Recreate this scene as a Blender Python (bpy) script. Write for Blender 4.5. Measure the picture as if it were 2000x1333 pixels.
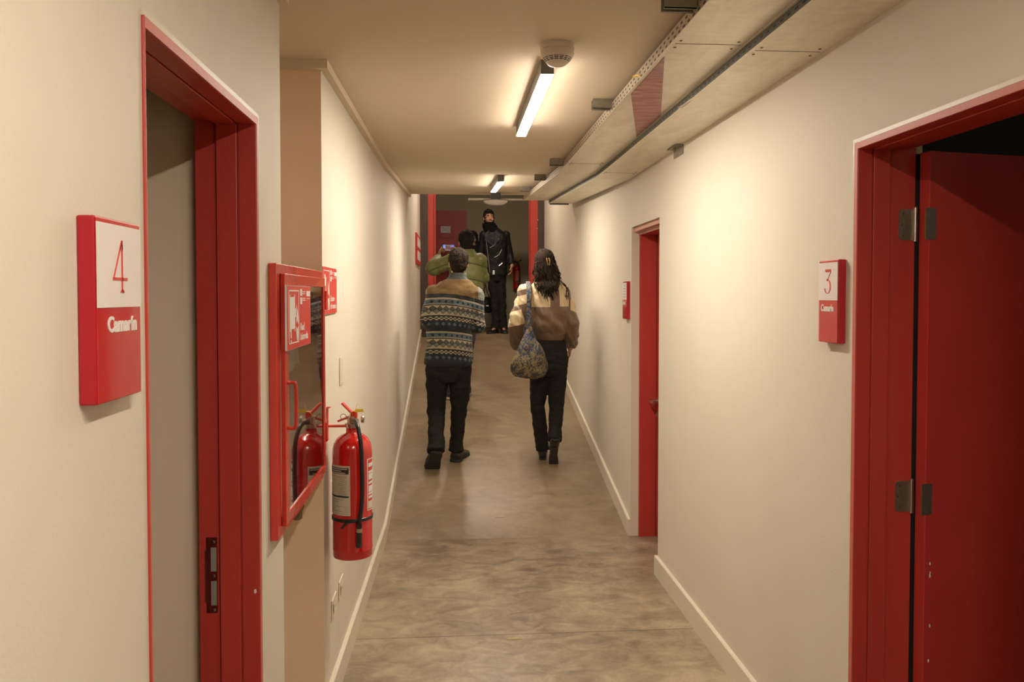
import bpy, bmesh, math, random
from mathutils import Vector, Matrix, noise

for o in list(bpy.data.objects):
    bpy.data.objects.remove(o)
S = bpy.context.scene
COL = S.collection
PI = math.pi
random.seed(7)

# ------------------------------------------------------------ camera
F = 1550.0
YAW = math.atan(116.0 / F)
PITCH = 0.028
camd = bpy.data.cameras.new('camera')
cam = bpy.data.objects.new('camera', camd)
COL.objects.link(cam)
camd.sensor_fit = 'HORIZONTAL'
camd.sensor_width = 36.0
camd.lens = 36.0 * F / 2000.0
camd.shift_y = -46.5 / 2000.0
camd.clip_start = 0.05
cam.location = (0, 0, 1.64)
cam.rotation_euler = (PI / 2 - PITCH, 0, -YAW)
S.camera = cam

# ------------------------------------------------------------ world and exposure
S.view_settings.view_transform = 'Standard'
S.view_settings.look = 'None'
S.view_settings.gamma = 1.0
S.view_settings.use_curve_mapping = False
S.view_settings.exposure = 1.38
w = bpy.data.worlds.new('world')
S.world = w
w.use_nodes = True
w.node_tree.nodes['Background'].inputs[0].default_value = (1.0, 0.85, 0.65, 1)
w.node_tree.nodes['Background'].inputs[1].default_value = 0.02
LAMP_STRENGTH = 78.0
HALL_STRENGTH = 90.0
LAMP_COLOR = (1.0, 0.895, 0.75)
HALL_COLOR = (1.0, 0.84, 0.70)

# ------------------------------------------------------------ node helpers
class E:
    """a float socket in a node tree with arithmetic"""
    nt = None
    def __init__(s, v): s.v = v
    @staticmethod
    def m(op, *a, clamp=False):
        n = E.nt.nodes.new('ShaderNodeMath'); n.operation = op; n.use_clamp = clamp
        for i, x in enumerate(a):
            x = x.v if isinstance(x, E) else x
            if isinstance(x, (int, float)): n.inputs[i].default_value = x
            else: E.nt.links.new(x, n.inputs[i])
        return E(n.outputs[0])
    def __add__(s, o): return E.m('ADD', s, o)
    __radd__ = __add__
    def __sub__(s, o): return E.m('SUBTRACT', s, o)
    def __rsub__(s, o): return E.m('SUBTRACT', o, s)
    def __mul__(s, o): return E.m('MULTIPLY', s, o)
    __rmul__ = __mul__
    def __truediv__(s, o): return E.m('DIVIDE', s, o)
    def __gt__(s, o): return E.m('GREATER_THAN', s, o)
    def __lt__(s, o): return E.m('LESS_THAN', s, o)
    def frac(s): return E.m('FRACT', s)
    def floor(s): return E.m('FLOOR', s)
    def abs(s): return E.m('ABSOLUTE', s)
    def mod(s, k): return E.m('FLOORED_MODULO', s, k)
    def pmax(s, o): return E.m('MAXIMUM', s, o)

def band(x, a, b): return (x > a) * (x < b)

def mixc(fac, a, b):
    n = E.nt.nodes.new('ShaderNodeMix'); n.data_type = 'RGBA'
    fac = fac.v if isinstance(fac, E) else fac
    for sock, val in ((n.inputs[0], fac), (n.inputs[6], a), (n.inputs[7], b)):
        if isinstance(val, (int, float)): sock.default_value = val
        elif isinstance(val, tuple): sock.default_value = (*val[:3], 1)
        else: E.nt.links.new(val, sock)
    return n.outputs[2]

def new_mat(name):
    m = bpy.data.materials.new(name); m.use_nodes = True
    E.nt = m.node_tree
    b = m.node_tree.nodes['Principled BSDF']
    return m, b

def objco():
    tc = E.nt.nodes.new('ShaderNodeTexCoord')
    sp = E.nt.nodes.new('ShaderNodeSeparateXYZ')
    E.nt.links.new(tc.outputs['Object'], sp.inputs[0])
    return tc.outputs['Object'], E(sp.outputs[0]), E(sp.outputs[1]), E(sp.outputs[2])

def noisef(scale, detail=3, rough=0.55, vec=None, mapscale=None, dist=0.0):
    n = E.nt.nodes.new('ShaderNodeTexNoise')
    n.inputs['Scale'].default_value = scale
    n.inputs['Detail'].default_value = detail
    n.inputs['Roughness'].default_value = rough
    n.inputs['Distortion'].default_value = dist
    if vec is None:
        vec = E.nt.nodes.new('ShaderNodeTexCoord').outputs['Object']
    if mapscale:
        mp = E.nt.nodes.new('ShaderNodeMapping'); mp.inputs['Scale'].default_value = mapscale
        E.nt.links.new(vec, mp.inputs[0]); vec = mp.outputs[0]
    E.nt.links.new(vec, n.inputs['Vector'])
    return E(n.outputs[0])

def bump(b, h, strength=0.2, dist=0.01):
    n = E.nt.nodes.new('ShaderNodeBump')
    n.inputs['Strength'].default_value = strength
    n.inputs['Distance'].default_value = dist
    E.nt.links.new(h.v if isinstance(h, E) else h, n.inputs['Height'])
    E.nt.links.new(n.outputs[0], b.inputs['Normal'])

def setc(b, c):
    if isinstance(c, tuple): b.inputs['Base Color'].default_value = (*c[:3], 1)
    else: E.nt.links.new(c, b.inputs['Base Color'])

def mat(name, c, rough=0.5, metal=0.0, c2=None, nscale=8.0, bumps=0.0, bscale=60.0, spec=0.5, coat=0.0, mapscale=None):
    m, b = new_mat(name)
    if c2 is not None:
        f = noisef(nscale, 4, 0.6, mapscale=mapscale)
        f = E.m('MULTIPLY_ADD', f, 2.2, -0.6, clamp=True)
        setc(b, mixc(f, c, c2))
    else:
        setc(b, c)
    b.inputs['Roughness'].default_value = rough
    b.inputs['Metallic'].default_value = metal
    b.inputs['Specular IOR Level'].default_value = spec
    b.inputs['Coat Weight'].default_value = coat
    if bumps: bump(b, noisef(bscale, 3), bumps, 0.004)
    return m

M = {}
M['wall'] = mat('cream_wall_paint', (0.68, 0.625, 0.53), 0.6, c2=(0.645, 0.59, 0.49), nscale=1.7, bumps=0.12, bscale=140, spec=0.3)
M['ceil'] = mat('ceiling_paint', (0.68, 0.57, 0.43), 0.8, c2=(0.65, 0.54, 0.40), nscale=1.2, bumps=0.1, bscale=120, spec=0.2)
M['tan'] = mat('tan_niche_lightened', (0.88, 0.66, 0.45), 0.6, c2=(0.84, 0.62, 0.42), nscale=1.7, bumps=0.12, bscale=140)  # tan paint lightened in colour, in place of light the end face lacks
M['trimw'] = mat('trim_paint', (0.68, 0.61, 0.49), 0.4, c2=(0.64, 0.57, 0.45), nscale=5)
M['base'] = mat('baseboard_paint', (0.70, 0.635, 0.52), 0.35, c2=(0.66, 0.60, 0.48), nscale=6)
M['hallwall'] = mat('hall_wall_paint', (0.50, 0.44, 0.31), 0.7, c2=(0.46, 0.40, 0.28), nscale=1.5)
M['red'] = mat('red_door_paint', (0.50, 0.056, 0.040), 0.38, c2=(0.42, 0.040, 0.030), nscale=5, bumps=0.15, bscale=90, mapscale=(1, 1, .25))
M['redleaf'] = mat('red_door_leaf_paint', (0.52, 0.046, 0.038), 0.42, c2=(0.45, 0.036, 0.031), nscale=2.5, bumps=0.08, bscale=120)
M['redworn'] = mat('worn_red_casing_edge', (0.55, 0.10, 0.07), 0.5, c2=(0.52, 0.17, 0.12), nscale=18, bumps=0.2, bscale=60, mapscale=(1, .25, 1))
M['dark'] = mat('dark_brown_panel', (0.075, 0.052, 0.038), 0.55, c2=(0.045, 0.03, 0.022), nscale=20, mapscale=(1, 1, .15))
M['black'] = mat('black_gap', (0.006, 0.004, 0.004), 0.7)
M['signred'] = mat('sign_red_acrylic', (0.50, 0.014, 0.016), 0.12, coat=0.5)
M['signside'] = mat('sign_red_side', (0.42, 0.008, 0.02), 0.35)
M['signred2'] = mat('fire_sign_red', (0.62, 0.045, 0.035), 0.35)
M['white'] = mat('sign_white', (0.74, 0.70, 0.66), 0.4)
M['dotwhite'] = mat('frosted_white_film', (0.72, 0.66, 0.62), 0.55)
M['cabred'] = mat('cabinet_red_enamel', (0.60, 0.045, 0.025), 0.22, c2=(0.52, 0.03, 0.018), nscale=9, bumps=0.12, bscale=40, coat=0.3)
M['cabin'] = mat('cabinet_inside_red', (0.26, 0.022, 0.016), 0.5)
M['extred'] = mat('extinguisher_red', (0.58, 0.010, 0.010), 0.13, c2=(0.52, 0.008, 0.008), nscale=6, coat=0.8)
M['levered'] = mat('lever_red', (0.62, 0.05, 0.025), 0.35)
M['label'] = mat('paper_label', (0.62, 0.56, 0.44), 0.5)
M['ink'] = mat('label_ink', (0.02, 0.02, 0.018), 0.5)
M['greyink'] = mat('label_grey_ink', (0.28, 0.25, 0.20), 0.5)
M['rubber'] = mat('black_rubber', (0.012, 0.013, 0.012), 0.32, spec=0.6)
M['chrome'] = mat('brushed_steel', (0.55, 0.50, 0.43), 0.28, metal=1.0)
M['hinge'] = mat('hinge_steel', (0.42, 0.36, 0.27), 0.42, metal=0.85, c2=(0.34, 0.29, 0.21), nscale=60)
M['brass'] = mat('old_brass', (0.23, 0.17, 0.09), 0.4, metal=0.9)
M['yellow'] = mat('yellow_tag_plastic', (0.92, 0.72, 0.05), 0.4)
M['plastic'] = mat('ivory_plastic', (0.70, 0.60, 0.47), 0.4)
M['whiteplastic'] = mat('white_plastic', (0.66, 0.58, 0.47), 0.4)
M['fixture'] = mat('grey_lamp_housing', (0.16, 0.16, 0.14), 0.4, metal=0.6)
M['strutm'] = mat('galvanised_strut', (0.34, 0.31, 0.24), 0.5, metal=0.3, c2=(0.24, 0.22, 0.17), nscale=30)
M['hosecloth'] = mat('hose_canvas', (0.42, 0.38, 0.33), 0.8, c2=(0.25, 0.22, 0.19), nscale=25)
M['roomwall'] = mat('dressing_room_wall', (0.82, 0.69, 0.52), 0.7)
M['partition'] = mat('grey_partition', (0.17, 0.175, 0.15), 0.6)
M['film'] = mat('red_protective_film', (0.20, 0.045, 0.045), 0.35, c2=(0.50, 0.27, 0.24), nscale=9, mapscale=(1.0, 3.5, 1), bumps=0.2, bscale=30)

def glass_mat():
    m, b = new_mat('cabinet_glass')
    setc(b, (0.92, 0.93, 0.9)); b.inputs['Roughness'].default_value = 0.02
    b.inputs['Transmission Weight'].default_value = 1.0
    b.inputs['IOR'].default_value = 1.5
    return m
M['glass'] = glass_mat()

def emit_mat(name, c, s):
    m, b = new_mat(name)
    setc(b, (0.8, 0.8, 0.8))
    b.inputs['Emission Color'].default_value = (*c, 1)
    b.inputs['Emission Strength'].default_value = s
    return m
M['lamp'] = emit_mat('lamp_diffuser', LAMP_COLOR, LAMP_STRENGTH)
M['hall_lamp'] = emit_mat('hall_lamp_diffuser', HALL_COLOR, HALL_STRENGTH)
M['redled'] = emit_mat('detector_led', (1, .1, .05), 1.0)

def floor_mat():
    m, b = new_mat('polished_concrete')
    co, x, y, z = objco()
    n1 = noisef(1.3, 7, 0.65, mapscale=(1, .8, 1), dist=.5)
    n2 = noisef(6.0, 6, 0.7, mapscale=(1, 1.6, 1), dist=.8)
    n3 = noisef(70.0, 2, 0.6)
    f = E.m('MULTIPLY_ADD', n1 * 0.5 + n2 * 0.5, 4.6, -1.8, clamp=True)
    c = mixc(f, (0.165, 0.124, 0.080), (0.42, 0.332, 0.228))
    c = mixc(E.m('MULTIPLY_ADD', n3, 2.0, -0.9, clamp=True) * 0.35, c, (0.14, 0.11, 0.075))
    joint = ((y - 3.775 - n2 * 0.008).abs() < 0.0035) * 0.75
    c = mixc(joint, c, (0.07, 0.05, 0.03))
    # yellowish sealed screed on the ramp, grey worn concrete below
    r = E.m('MULTIPLY_ADD', y + n1 * 0.4 - 5.3, 3.0, 0.0, clamp=True) * 0.55
    c = mixc(r, c, (0.21, 0.150, 0.082))
    setc(b, c)
    E.nt.links.new(E.m('MULTIPLY_ADD', n2, 0.25, 0.22).v, b.inputs['Roughness'])
    bump(b, n2 * 0.7 + n1, 0.12, 0.01)
    return m
M['floor'] = floor_mat()

def galv_mat(name, base, slots=None):
    m, b = new_mat(name)
    co, x, y, z = objco()
    n = noisef(9, 6, 0.7, mapscale=(1, .35, 1), dist=.7)
    n2 = noisef(45, 3, 0.6, mapscale=(.3, 1, 1))
    f = E.m('MULTIPLY_ADD', n * 0.7 + n2 * 0.3, 3.0, -1.15, clamp=True)
    c = mixc(f, base, tuple(v * 0.72 for v in base))
    if slots:
        for zo, ph in slots:
            s = band((y / 0.05 + ph).frac(), 0.2, 0.65) * ((z - zo).abs() < 0.0038)
            c = mixc(s, c, (0.01, 0.008, 0.006))
    setc(b, c)
    b.inputs['Metallic'].default_value = 0.35
    b.inputs['Roughness'].default_value = 0.42
    bump(b, n, 0.08, 0.01)
    return m
M['galv'] = galv_mat('galvanised_tray', (0.84, 0.78, 0.64))
M['galvrail'] = galv_mat('perforated_rail_pale', (0.58, 0.49, 0.37), ((0.012, 0.0), (0.031, 0.5)))
M['galvdark'] = galv_mat('perforated_rail_dark', (0.13, 0.13, 0.105), ((0.017, 0.0),))

# ------------------------------------------------------------ mesh helpers
def box(bm, x0, x1, y0, y1, z0, z1, mt=None):
    v = [bm.verts.new(p) for p in ((x0, y0, z0), (x1, y0, z0), (x1, y1, z0), (x0, y1, z0), (x0, y0, z1), (x1, y0, z1), (x1, y1, z1), (x0, y1, z1))]
    if mt is not None:
        for q in v: q.co = mt @ q.co
    for f in ((0, 3, 2, 1), (4, 5, 6, 7), (0, 1, 5, 4), (1, 2, 6, 5), (2, 3, 7, 6), (3, 0, 4, 7)):
        bm.faces.new([v[i] for i in f])

def prism(bm, pts0, pts1, cap=True):
    a = [bm.verts.new(p) for p in pts0]; b = [bm.verts.new(p) for p in pts1]
    n = len(a)
    for i in range(n):
        bm.faces.new([a[i], a[(i + 1) % n], b[(i + 1) % n], b[i]])
    if cap:
        bm.faces.new(a[::-1]); bm.faces.new(b)

def ring(c, r1, r2, u, v, n):
    return [c + u * (math.cos(2 * PI * i / n) * r1) + v * (math.sin(2 * PI * i / n) * r2) for i in range(n)]

def loft(bm, rings, cap=True):
    prev = None
    first = None
    for r in rings:
        cur = [bm.verts.new(p) for p in r]
        if prev:
            n = len(cur)
            for i in range(n):
                bm.faces.new([prev[i], prev[(i + 1) % n], cur[(i + 1) % n], cur[i]])
        else: first = cur
        prev = cur
    if cap:
        bm.faces.new(first[::-1]); bm.faces.new(prev)

def tube(bm, pts, rad, n=10, cap=True, flat=1.0, up=None):
    pts = [Vector(p) for p in pts]
    if not isinstance(rad, (list, tuple)): rad = [rad] * len(pts)
    rings = []
    u = None
    for i, p in enumerate(pts):
        t = (pts[min(i + 1, len(pts) - 1)] - pts[max(i - 1, 0)]).normalized()
        if u is None:
            a = Vector(up) if up else (Vector((0, 0, 1)) if abs(t.z) < 0.9 else Vector((1, 0, 0)))
            u = t.cross(a).normalized()
        else:
            u = (u - t * u.dot(t)).normalized()
        v = t.cross(u).normalized()
        rings.append(ring(p, rad[i], rad[i] * flat, u, v, n))
    loft(bm, rings, cap)

def smooth_path(pts, k=6):
    pts = [Vector(p) for p in pts]
    out = []
    for i in range(len(pts) - 1):
        p0 = pts[max(i - 1, 0)]; p1 = pts[i]; p2 = pts[i + 1]; p3 = pts[min(i + 2, len(pts) - 1)]
        for j in range(k):
            t = j / k
            out.append(0.5 * ((2 * p1) + (p2 - p0) * t + (2 * p0 - 5 * p1 + 4 * p2 - p3) * t * t + (3 * p1 - p0 - 3 * p2 + p3) * t ** 3))
    out.append(pts[-1])
    return out

def lathe(bm, prof, c=(0, 0, 0), n=32, axis='Z', cap=True):
    c = Vector(c)
    if axis == 'Z': u, v, a = Vector((1, 0, 0)), Vector((0, 1, 0)), Vector((0, 0, 1))
    elif axis == 'X': u, v, a = Vector((0, 1, 0)), Vector((0, 0, 1)), Vector((1, 0, 0))
    else: u, v, a = Vector((0, 0, 1)), Vector((1, 0, 0)), Vector((0, 1, 0))
    loft(bm, [ring(c + a * h, r, r, u, v, n) for r, h in prof], cap)

def ell(bm, c, r, rot=None, n=16, m=10):
    c = Vector(c)
    R = rot if rot is not None else Matrix.Identity(3)
    rings = []
    for j in range(m + 1):
        a = -PI / 2 + PI * j / m
        a = max(-PI / 2 + .08, min(PI / 2 - .08, a))
        rings.append([c + R @ Vector((r[0] * math.cos(a) * math.cos(2 * PI * i / n), r[1] * math.cos(a) * math.sin(2 * PI * i / n), r[2] * math.sin(a))) for i in range(n)])
    loft(bm, rings)

def poly(bm, pts, depth):
    """closed outline in 3D extruded by the vector depth"""
    d = Vector(depth)
    prism(bm, [Vector(p) for p in pts], [Vector(p) + d for p in pts])

def fixn(bm):
    bmesh.ops.recalc_face_normals(bm, faces=bm.faces)

def obj(name, bm, m, parent=None, smooth=False, bev=0.0, loc=None, label=None):
    if isinstance(bm, bpy.types.Mesh): me = bm
    else:
        fixn(bm)
        me = bpy.data.meshes.new(name); bm.to_mesh(me); bm.free()
    o = bpy.data.objects.new(name, me)
    COL.objects.link(o)
    if m is not None: me.materials.append(M[m] if isinstance(m, str) else m)
    if parent is not None: o.parent = parent
    if loc is not None: o.location = loc
    if smooth:
        me.shade_smooth()
    if bev:
        b = o.modifiers.new('bevel', 'BEVEL'); b.width = bev; b.segments = 2; b.limit_method = 'ANGLE'; b.angle_limit = math.radians(40)
    if smooth == 'auto':
        for e in me.edges: pass
        me.set_sharp_from_angle(angle=math.radians(38))
    if label: o['label'] = label
    return o

def tag(o, label=None, cat=None, group=None, kind=None):
    if label: o['label'] = label
    if cat: o['category'] = cat
    if group: o['group'] = group
    if kind: o['kind'] = kind
    return o

def thing(name, label, cat, loc=(0, 0, 0), rotz=0, group=None, kind=None):
    o = bpy.data.objects.new(name, None); COL.objects.link(o)
    o.empty_display_size = 0.1
    o.location = loc; o.rotation_euler = (0, 0, rotz)
    return tag(o, label, cat, group, kind)

def copy_tree(o, parent=None):
    c = o.copy(); COL.objects.link(c)
    if parent is not None: c.parent = parent
    for ch in list(o.children): copy_tree(ch, c)
    return c

NB = bmesh.new

def text_into(bm, s, size, origin, right, up, normal, thick=0.001, bold=0.0, width=None):
    cu = bpy.data.curves.new('t', 'FONT')
    cu.body = s; cu.size = size; cu.offset = bold; cu.extrude = thick / 2; cu.resolution_u = 3
    o = bpy.data.objects.new('t', cu); COL.objects.link(o)
    dg = bpy.context.evaluated_depsgraph_get(); dg.update()
    me = bpy.data.meshes.new_from_object(o.evaluated_get(dg))
    bpy.data.objects.remove(o); bpy.data.curves.remove(cu)
    xs = [v.co.x for v in me.vertices]
    x0, x1 = min(xs), max(xs)
    k = (width / (x1 - x0)) if width else 1.0
    origin, right, up, normal = Vector(origin), Vector(right), Vector(up), Vector(normal)
    vs = [bm.verts.new(origin + right * ((v.co.x - x0) * k) + up * v.co.y + normal * (v.co.z + thick / 2)) for v in me.vertices]
    for p in me.polygons:
        try: bm.faces.new([vs[i] for i in p.vertices])
        except ValueError: pass
    bpy.data.meshes.remove(me)

# ------------------------------------------------------------ geometry of the place
RAMP0, SLOPE, CREST, LAND = 5.3, 0.17, 11.59, 1.07
def fz(y): return 0.0 if y < RAMP0 else (min(LAND, SLOPE * (y - RAMP0)))
CZ = 2.515
def cz(y): return CZ if y < RAMP0 else CZ + 0.06 * (y - RAMP0)
CEND = 8.45

# floor
bm = NB()
ys = [-3.0, RAMP0, CREST, 15.0]
for i in range(3):
    y0, y1 = ys[i], ys[i + 1]
    a, b2 = fz(y0), fz(y1)
    prism(bm, [(-3.4, y0, a - .15), (4.2, y0, a - .15), (4.2, y0, a), (-3.4, y0, a)], [(-3.4, y1, b2 - .15), (4.2, y1, b2 - .15), (4.2, y1, b2), (-3.4, y1, b2)])
tag(obj('floor', bm, 'floor'), 'mottled grey brown polished concrete floor climbing as a ramp', 'floor', kind='structure')

# ceiling (low ceiling over the corridor, bulkhead, hall ceiling)
bm = NB()
prism(bm, [(-0.9, -3.0, CZ), (1.4, -3.0, CZ), (1.4, -3.0, CZ + .2), (-0.9, -3.0, CZ + .2)], [(-0.9, RAMP0, CZ), (1.4, RAMP0, CZ), (1.4, RAMP0, CZ + .2), (-0.9, RAMP0, CZ + .2)])
prism(bm, [(-0.9, RAMP0, CZ), (1.4, RAMP0, CZ), (1.4, RAMP0, CZ + .2), (-0.9, RAMP0, CZ + .2)], [(-0.9, CEND, cz(CEND)), (1.4, CEND, cz(CEND)), (1.4, CEND, cz(CEND) + .2), (-0.9, CEND, cz(CEND) + .2)])
tag(obj('ceiling', bm, 'ceil'), 'low tan painted ceiling over the corridor', 'ceiling', kind='structure')
bm = NB()
box(bm, -1.2, 1.6, CEND - .12, CEND, cz(CEND) + .2, 4.2)
box(bm, -1.9, 2.2, CEND - .12, 14.2, 4.1, 4.3)
tag(obj('ceiling_upper_hall', bm, 'hallwall'), 'higher ceiling of the hall beyond the corridor', 'ceiling', kind='structure')

# walls
def wall_obj(name, bm, m, label, bev=0):
    return tag(obj(name, bm, m, bev=bev), label, 'wall', kind='structure')
D4a, D4b, D4t = 1.333, 2.085, 2.092      # doorway 4 (left)
bm = NB()
box(bm, -0.65, -0.50, -3.0, D4a, 0, CZ)
box(bm, -0.65, -0.50, D4a, D4b, D4t, CZ)
box(bm, -0.65, -0.50, D4b, 2.37, 0, CZ)
wall_obj('wall_left', bm, 'wall', 'cream left wall beside the open doorway of dressing room 4')
bm = NB()
box(bm, -3.3, -0.65, 2.125, 2.37, 0, CZ)
wall_obj('wall_left_return', bm, 'roomwall', 'plain beige wall seen through doorway 4')
bm = NB()
box(bm, -3.3, -3.2, -1.2, 2.125, 0, CZ)
box(bm, -3.2, -0.65, -1.3, -1.2, 0, CZ)
wall_obj('wall_room_four', bm, 'roomwall', 'inner walls of dressing room 4')
bm = NB()
box(bm, -3.3, -0.65, -1.3, 2.37, CZ, CZ + .1)
tag(obj('ceiling_room_four', bm, 'ceil'), 'ceiling of dressing room 4', 'ceiling', kind='structure')
# niche back wall and the far left wall (one bent solid)
bm = NB()
box(bm, -1.0, -0.76, 2.37, 3.04, 0, CZ + .1)
wall_obj('wall_niche', bm, 'wall', 'back wall of the niche behind the hose cabinet')
bm = NB()
def lx(y): return -0.49 + 0.03 * min(1, max(0, (y - 3.04) / 2.26)) if y < 5.3 else -0.46
pl = [(-1.0, 3.04), (-.49, 3.04), (-.46, 5.3), (-.46, 11.40), (-1.0, 11.40)]
prism(bm, [(x, y, 0) for x, y in pl], [(x, y, 4.2) for x, y in pl])
wlr = wall_obj('wall_left_ramp', bm, 'wall', 'long cream left wall running up the ramp past the extinguisher')
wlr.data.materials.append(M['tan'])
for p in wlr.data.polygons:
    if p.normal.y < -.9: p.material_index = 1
# right near wall with doorway 3
D3a, D3b, D3t = 1.45, 2.285, 2.09
bm = NB()
RX = 1.195
box(bm, RX, 1.40, -3.0, D3a, 0, CZ)
box(bm, RX, 1.40, D3a, D3b, D3t, CZ)
box(bm, RX, 1.40, D3b, 4.53, 0, CZ)
wall_obj('wall_right', bm, 'wall', 'cream right wall between door 3 and the small red door')
# right far wall with the small door
D5a, D5b, D5t = 4.53, 5.285, 2.095
bm = NB()
def rx(y): return 1.205 + 0.0190 * (y - 5.3)
box(bm, 1.205, 1.40, D5a, D5b, D5t, cz(5.3) + .3)
pl = [(rx(5.285), 5.285), (1.60, 5.285), (1.60, 11.40), (rx(11.4), 11.40)]
prism(bm, [(x, y, 0) for x, y in pl], [(x, y, 4.2) for x, y in pl])
wall_obj('wall_right_ramp', bm, 'wall', 'cream right wall running up the ramp beyond the small red door')
bm = NB()
box(bm, 1.44, 1.60, 4.3, 5.285, 0, 2.6)
wall_obj('wall_behind_small_door', bm, 'wall', 'wall block behind the small red door')
# room 3
bm = NB()
box(bm, 1.40, 4.0, 3.0, 3.1, 0, CZ)
box(bm, 3.9, 4.0, -1.0, 3.0, 0, CZ)
box(bm, 1.40, 4.0, -1.1, -1.0, 0, CZ)
wall_obj('wall_room_three', bm, 'partition', 'dark grey panelled wall inside dressing room 3')
bm = NB()
box(bm, 2.27, 2.275, 2.992, 3.0, 0, CZ)
tag(obj('trim_1', bm, 'black'), 'dark panel joint on the grey wall inside room 3', 'trim', kind='structure')
bm = NB()
box(bm, 1.40, 4.0, -1.1, 3.1, CZ, CZ + .1)
tag(obj('ceiling_room_three', bm, 'ceil'), 'ceiling of dressing room 3', 'ceiling', kind='structure')
bm = NB()
box(bm, -.65, 1.4, -3.1, -3.0, 0, CZ)
wall_obj('wall_bounce_behind_camera', bm, 'wall', 'added wall behind the viewer closing the corridor to bounce light')  # unseen wall added to send light back up the corridor
# hall walls
bm = NB()
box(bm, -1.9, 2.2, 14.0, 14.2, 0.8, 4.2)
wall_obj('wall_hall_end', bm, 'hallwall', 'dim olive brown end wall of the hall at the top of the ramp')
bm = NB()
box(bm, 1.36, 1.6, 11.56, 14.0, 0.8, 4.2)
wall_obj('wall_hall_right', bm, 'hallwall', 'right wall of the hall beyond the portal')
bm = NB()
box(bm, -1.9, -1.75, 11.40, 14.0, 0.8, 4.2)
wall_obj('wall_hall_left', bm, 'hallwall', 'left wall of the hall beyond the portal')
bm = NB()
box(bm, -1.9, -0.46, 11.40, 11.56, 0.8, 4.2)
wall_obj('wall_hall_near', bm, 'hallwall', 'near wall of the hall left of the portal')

# ceiling cornice along the left wall
bm = NB()
def cornice(p0, p1, z0, z1):
    (x0, y0), (x1, y1) = p0, p1
    prof0 = [(x0, y0, z0 - .033), (x0 + .028, y0, z0 - .033), (x0 + .028, y0, z0 + .004), (x0, y0, z0 + .004)]
    prof1 = [(x1, y1, z1 - .033), (x1 + .028, y1, z1 - .033), (x1 + .028, y1, z1 + .004), (x1, y1, z1 + .004)]
    prism(bm, prof0, prof1)
cornice((-.49, 3.012), (-.46, 5.3), CZ, CZ)
cornice((-.46, 5.3), (-.46, CEND), CZ, cz(CEND))
box(bm, -.76, -.49, 3.012, 3.04, CZ - .033, CZ)
tag(obj('trim_2', bm, 'ceil'), 'slim ceiling cornice along the left wall', 'cornice', kind='structure')
bm = NB()
box(bm, -.5, -.472, -3.0, 2.37, CZ - .033, CZ)
tag(obj('trim_3', bm, 'ceil'), 'slim ceiling cornice above doorway 4', 'cornice', kind='structure')

# baseboards
def baseboard(name, pts, side, label):
    bm = NB()
    h, t = 0.112, 0.018
    for i in range(len(pts) - 1):
        (x0, y0), (x1, y1) = pts[i], pts[i + 1]
        z0, z1 = fz(y0 + 1e-4) if i else fz(y0), fz(y1)
        def pr(x, y, z):
            return [(x, y, z), (x + side * t, y, z), (x + side * t, y, z + h - .004), (x + side * (t - .004), y, z + h), (x, y, z + h)]
        prism(bm, pr(x0, y0, z0), pr(x1, y1, z1))
    return tag(obj(name, bm, 'base'), label, 'baseboard', kind='structure')
baseboard('baseboard_left', [(-.49, 3.04), (-.46, 5.3), (-.46, 11.40)], 1, 'cream baseboard along the left wall and up the ramp')
baseboard('baseboard_right', [(RX, D3b + .02), (RX, 4.545)], -1, 'cream baseboard on the right wall before the small door')
baseboard('baseboard_right_ramp', [(rx(5.285), 5.285), (rx(5.3), 5.3), (rx(11.4), 11.40)], -1, 'cream baseboard on the right wall up the ramp')
bm = NB(); box(bm, -.76, -.49, 3.022, 3.04, 0, .112)
tag(obj('baseboard_niche', bm, 'base'), 'short baseboard in the niche', 'baseboard', kind='structure')

# ------------------------------------------------------------ doors
def frame_parts(root, xs, sgn, y0, y1, zt, depth=0.15, near=True, fw=0.02, nfw=None):
    nfw = nfw or fw
    """door lining in a wall whose corridor face is x = xs; sgn -1 goes into the left wall, +1 into the right wall"""
    def X(a, b):
        return (min(xs + sgn * a, xs + sgn * b), max(xs + sgn * a, xs + sgn * b))
    secs = ((-.004, .040, fw), (.044, .095, fw + .002), (.095, depth, fw - .008))
    for side in (0, 1):
        bm = NB()
        for a, b, t in secs:
            xa, xb = X(a, b)
            if side == 0: box(bm, xa, xb, y1 - t, y1, 0, zt)
            else: box(bm, xa, xb, y0, y0 + max(.004, t - fw + nfw), 0, zt)
        xa, xb = X(.040, .044)
        if side == 0: box(bm, xa, xb, y1 - fw + .004, y1, 0, zt)
        else: box(bm, xa, xb, y0, y0 + max(.003, nfw - .004), 0, zt)
        j = obj('jamb', bm, 'red', root, bev=.0015)
        bm = NB(); xa, xb = X(-.0055, -.0035)
        if side == 0: box(bm, xa, xb, y1 - fw + .001, y1 - .001, 0, zt)
        else: box(bm, xa, xb, y0 + .001, y0 + nfw - .001, 0, zt)
        obj('casing_edge', bm, 'redworn', j)
    bm = NB()
    for a, b, t in secs:
        xa, xb = X(a, b)
        box(bm, xa, xb, y0 + .002, y1 - .0125, zt - t, zt)
    xa, xb = X(.040, .044)
    box(bm, xa, xb, y0 + .0125, y1 - .0125, zt - fw + .004, zt)
    j = obj('door_head', bm, 'red', root, bev=.0015)
    bm = NB(); xa, xb = X(-.0055, -.0035)
    box(bm, xa, xb, y0 + nfw - .001, y1 - fw + .001, zt - fw + .001, zt - .001)
    obj('casing_edge', bm, 'redworn', j)
    # plaster bead round the lining
    bm = NB(); xa, xb = X(-.004, .012)
    box(bm, xa, xb, y1, y1 + .011, 0, zt + .011)
    if nfw == fw: box(bm, xa, xb, y0 - .011, y0, 0, zt + .011)
    box(bm, xa, xb, y0, y1, zt, zt + .011)
    obj('plaster_bead', bm, 'trimw', root)

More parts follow.
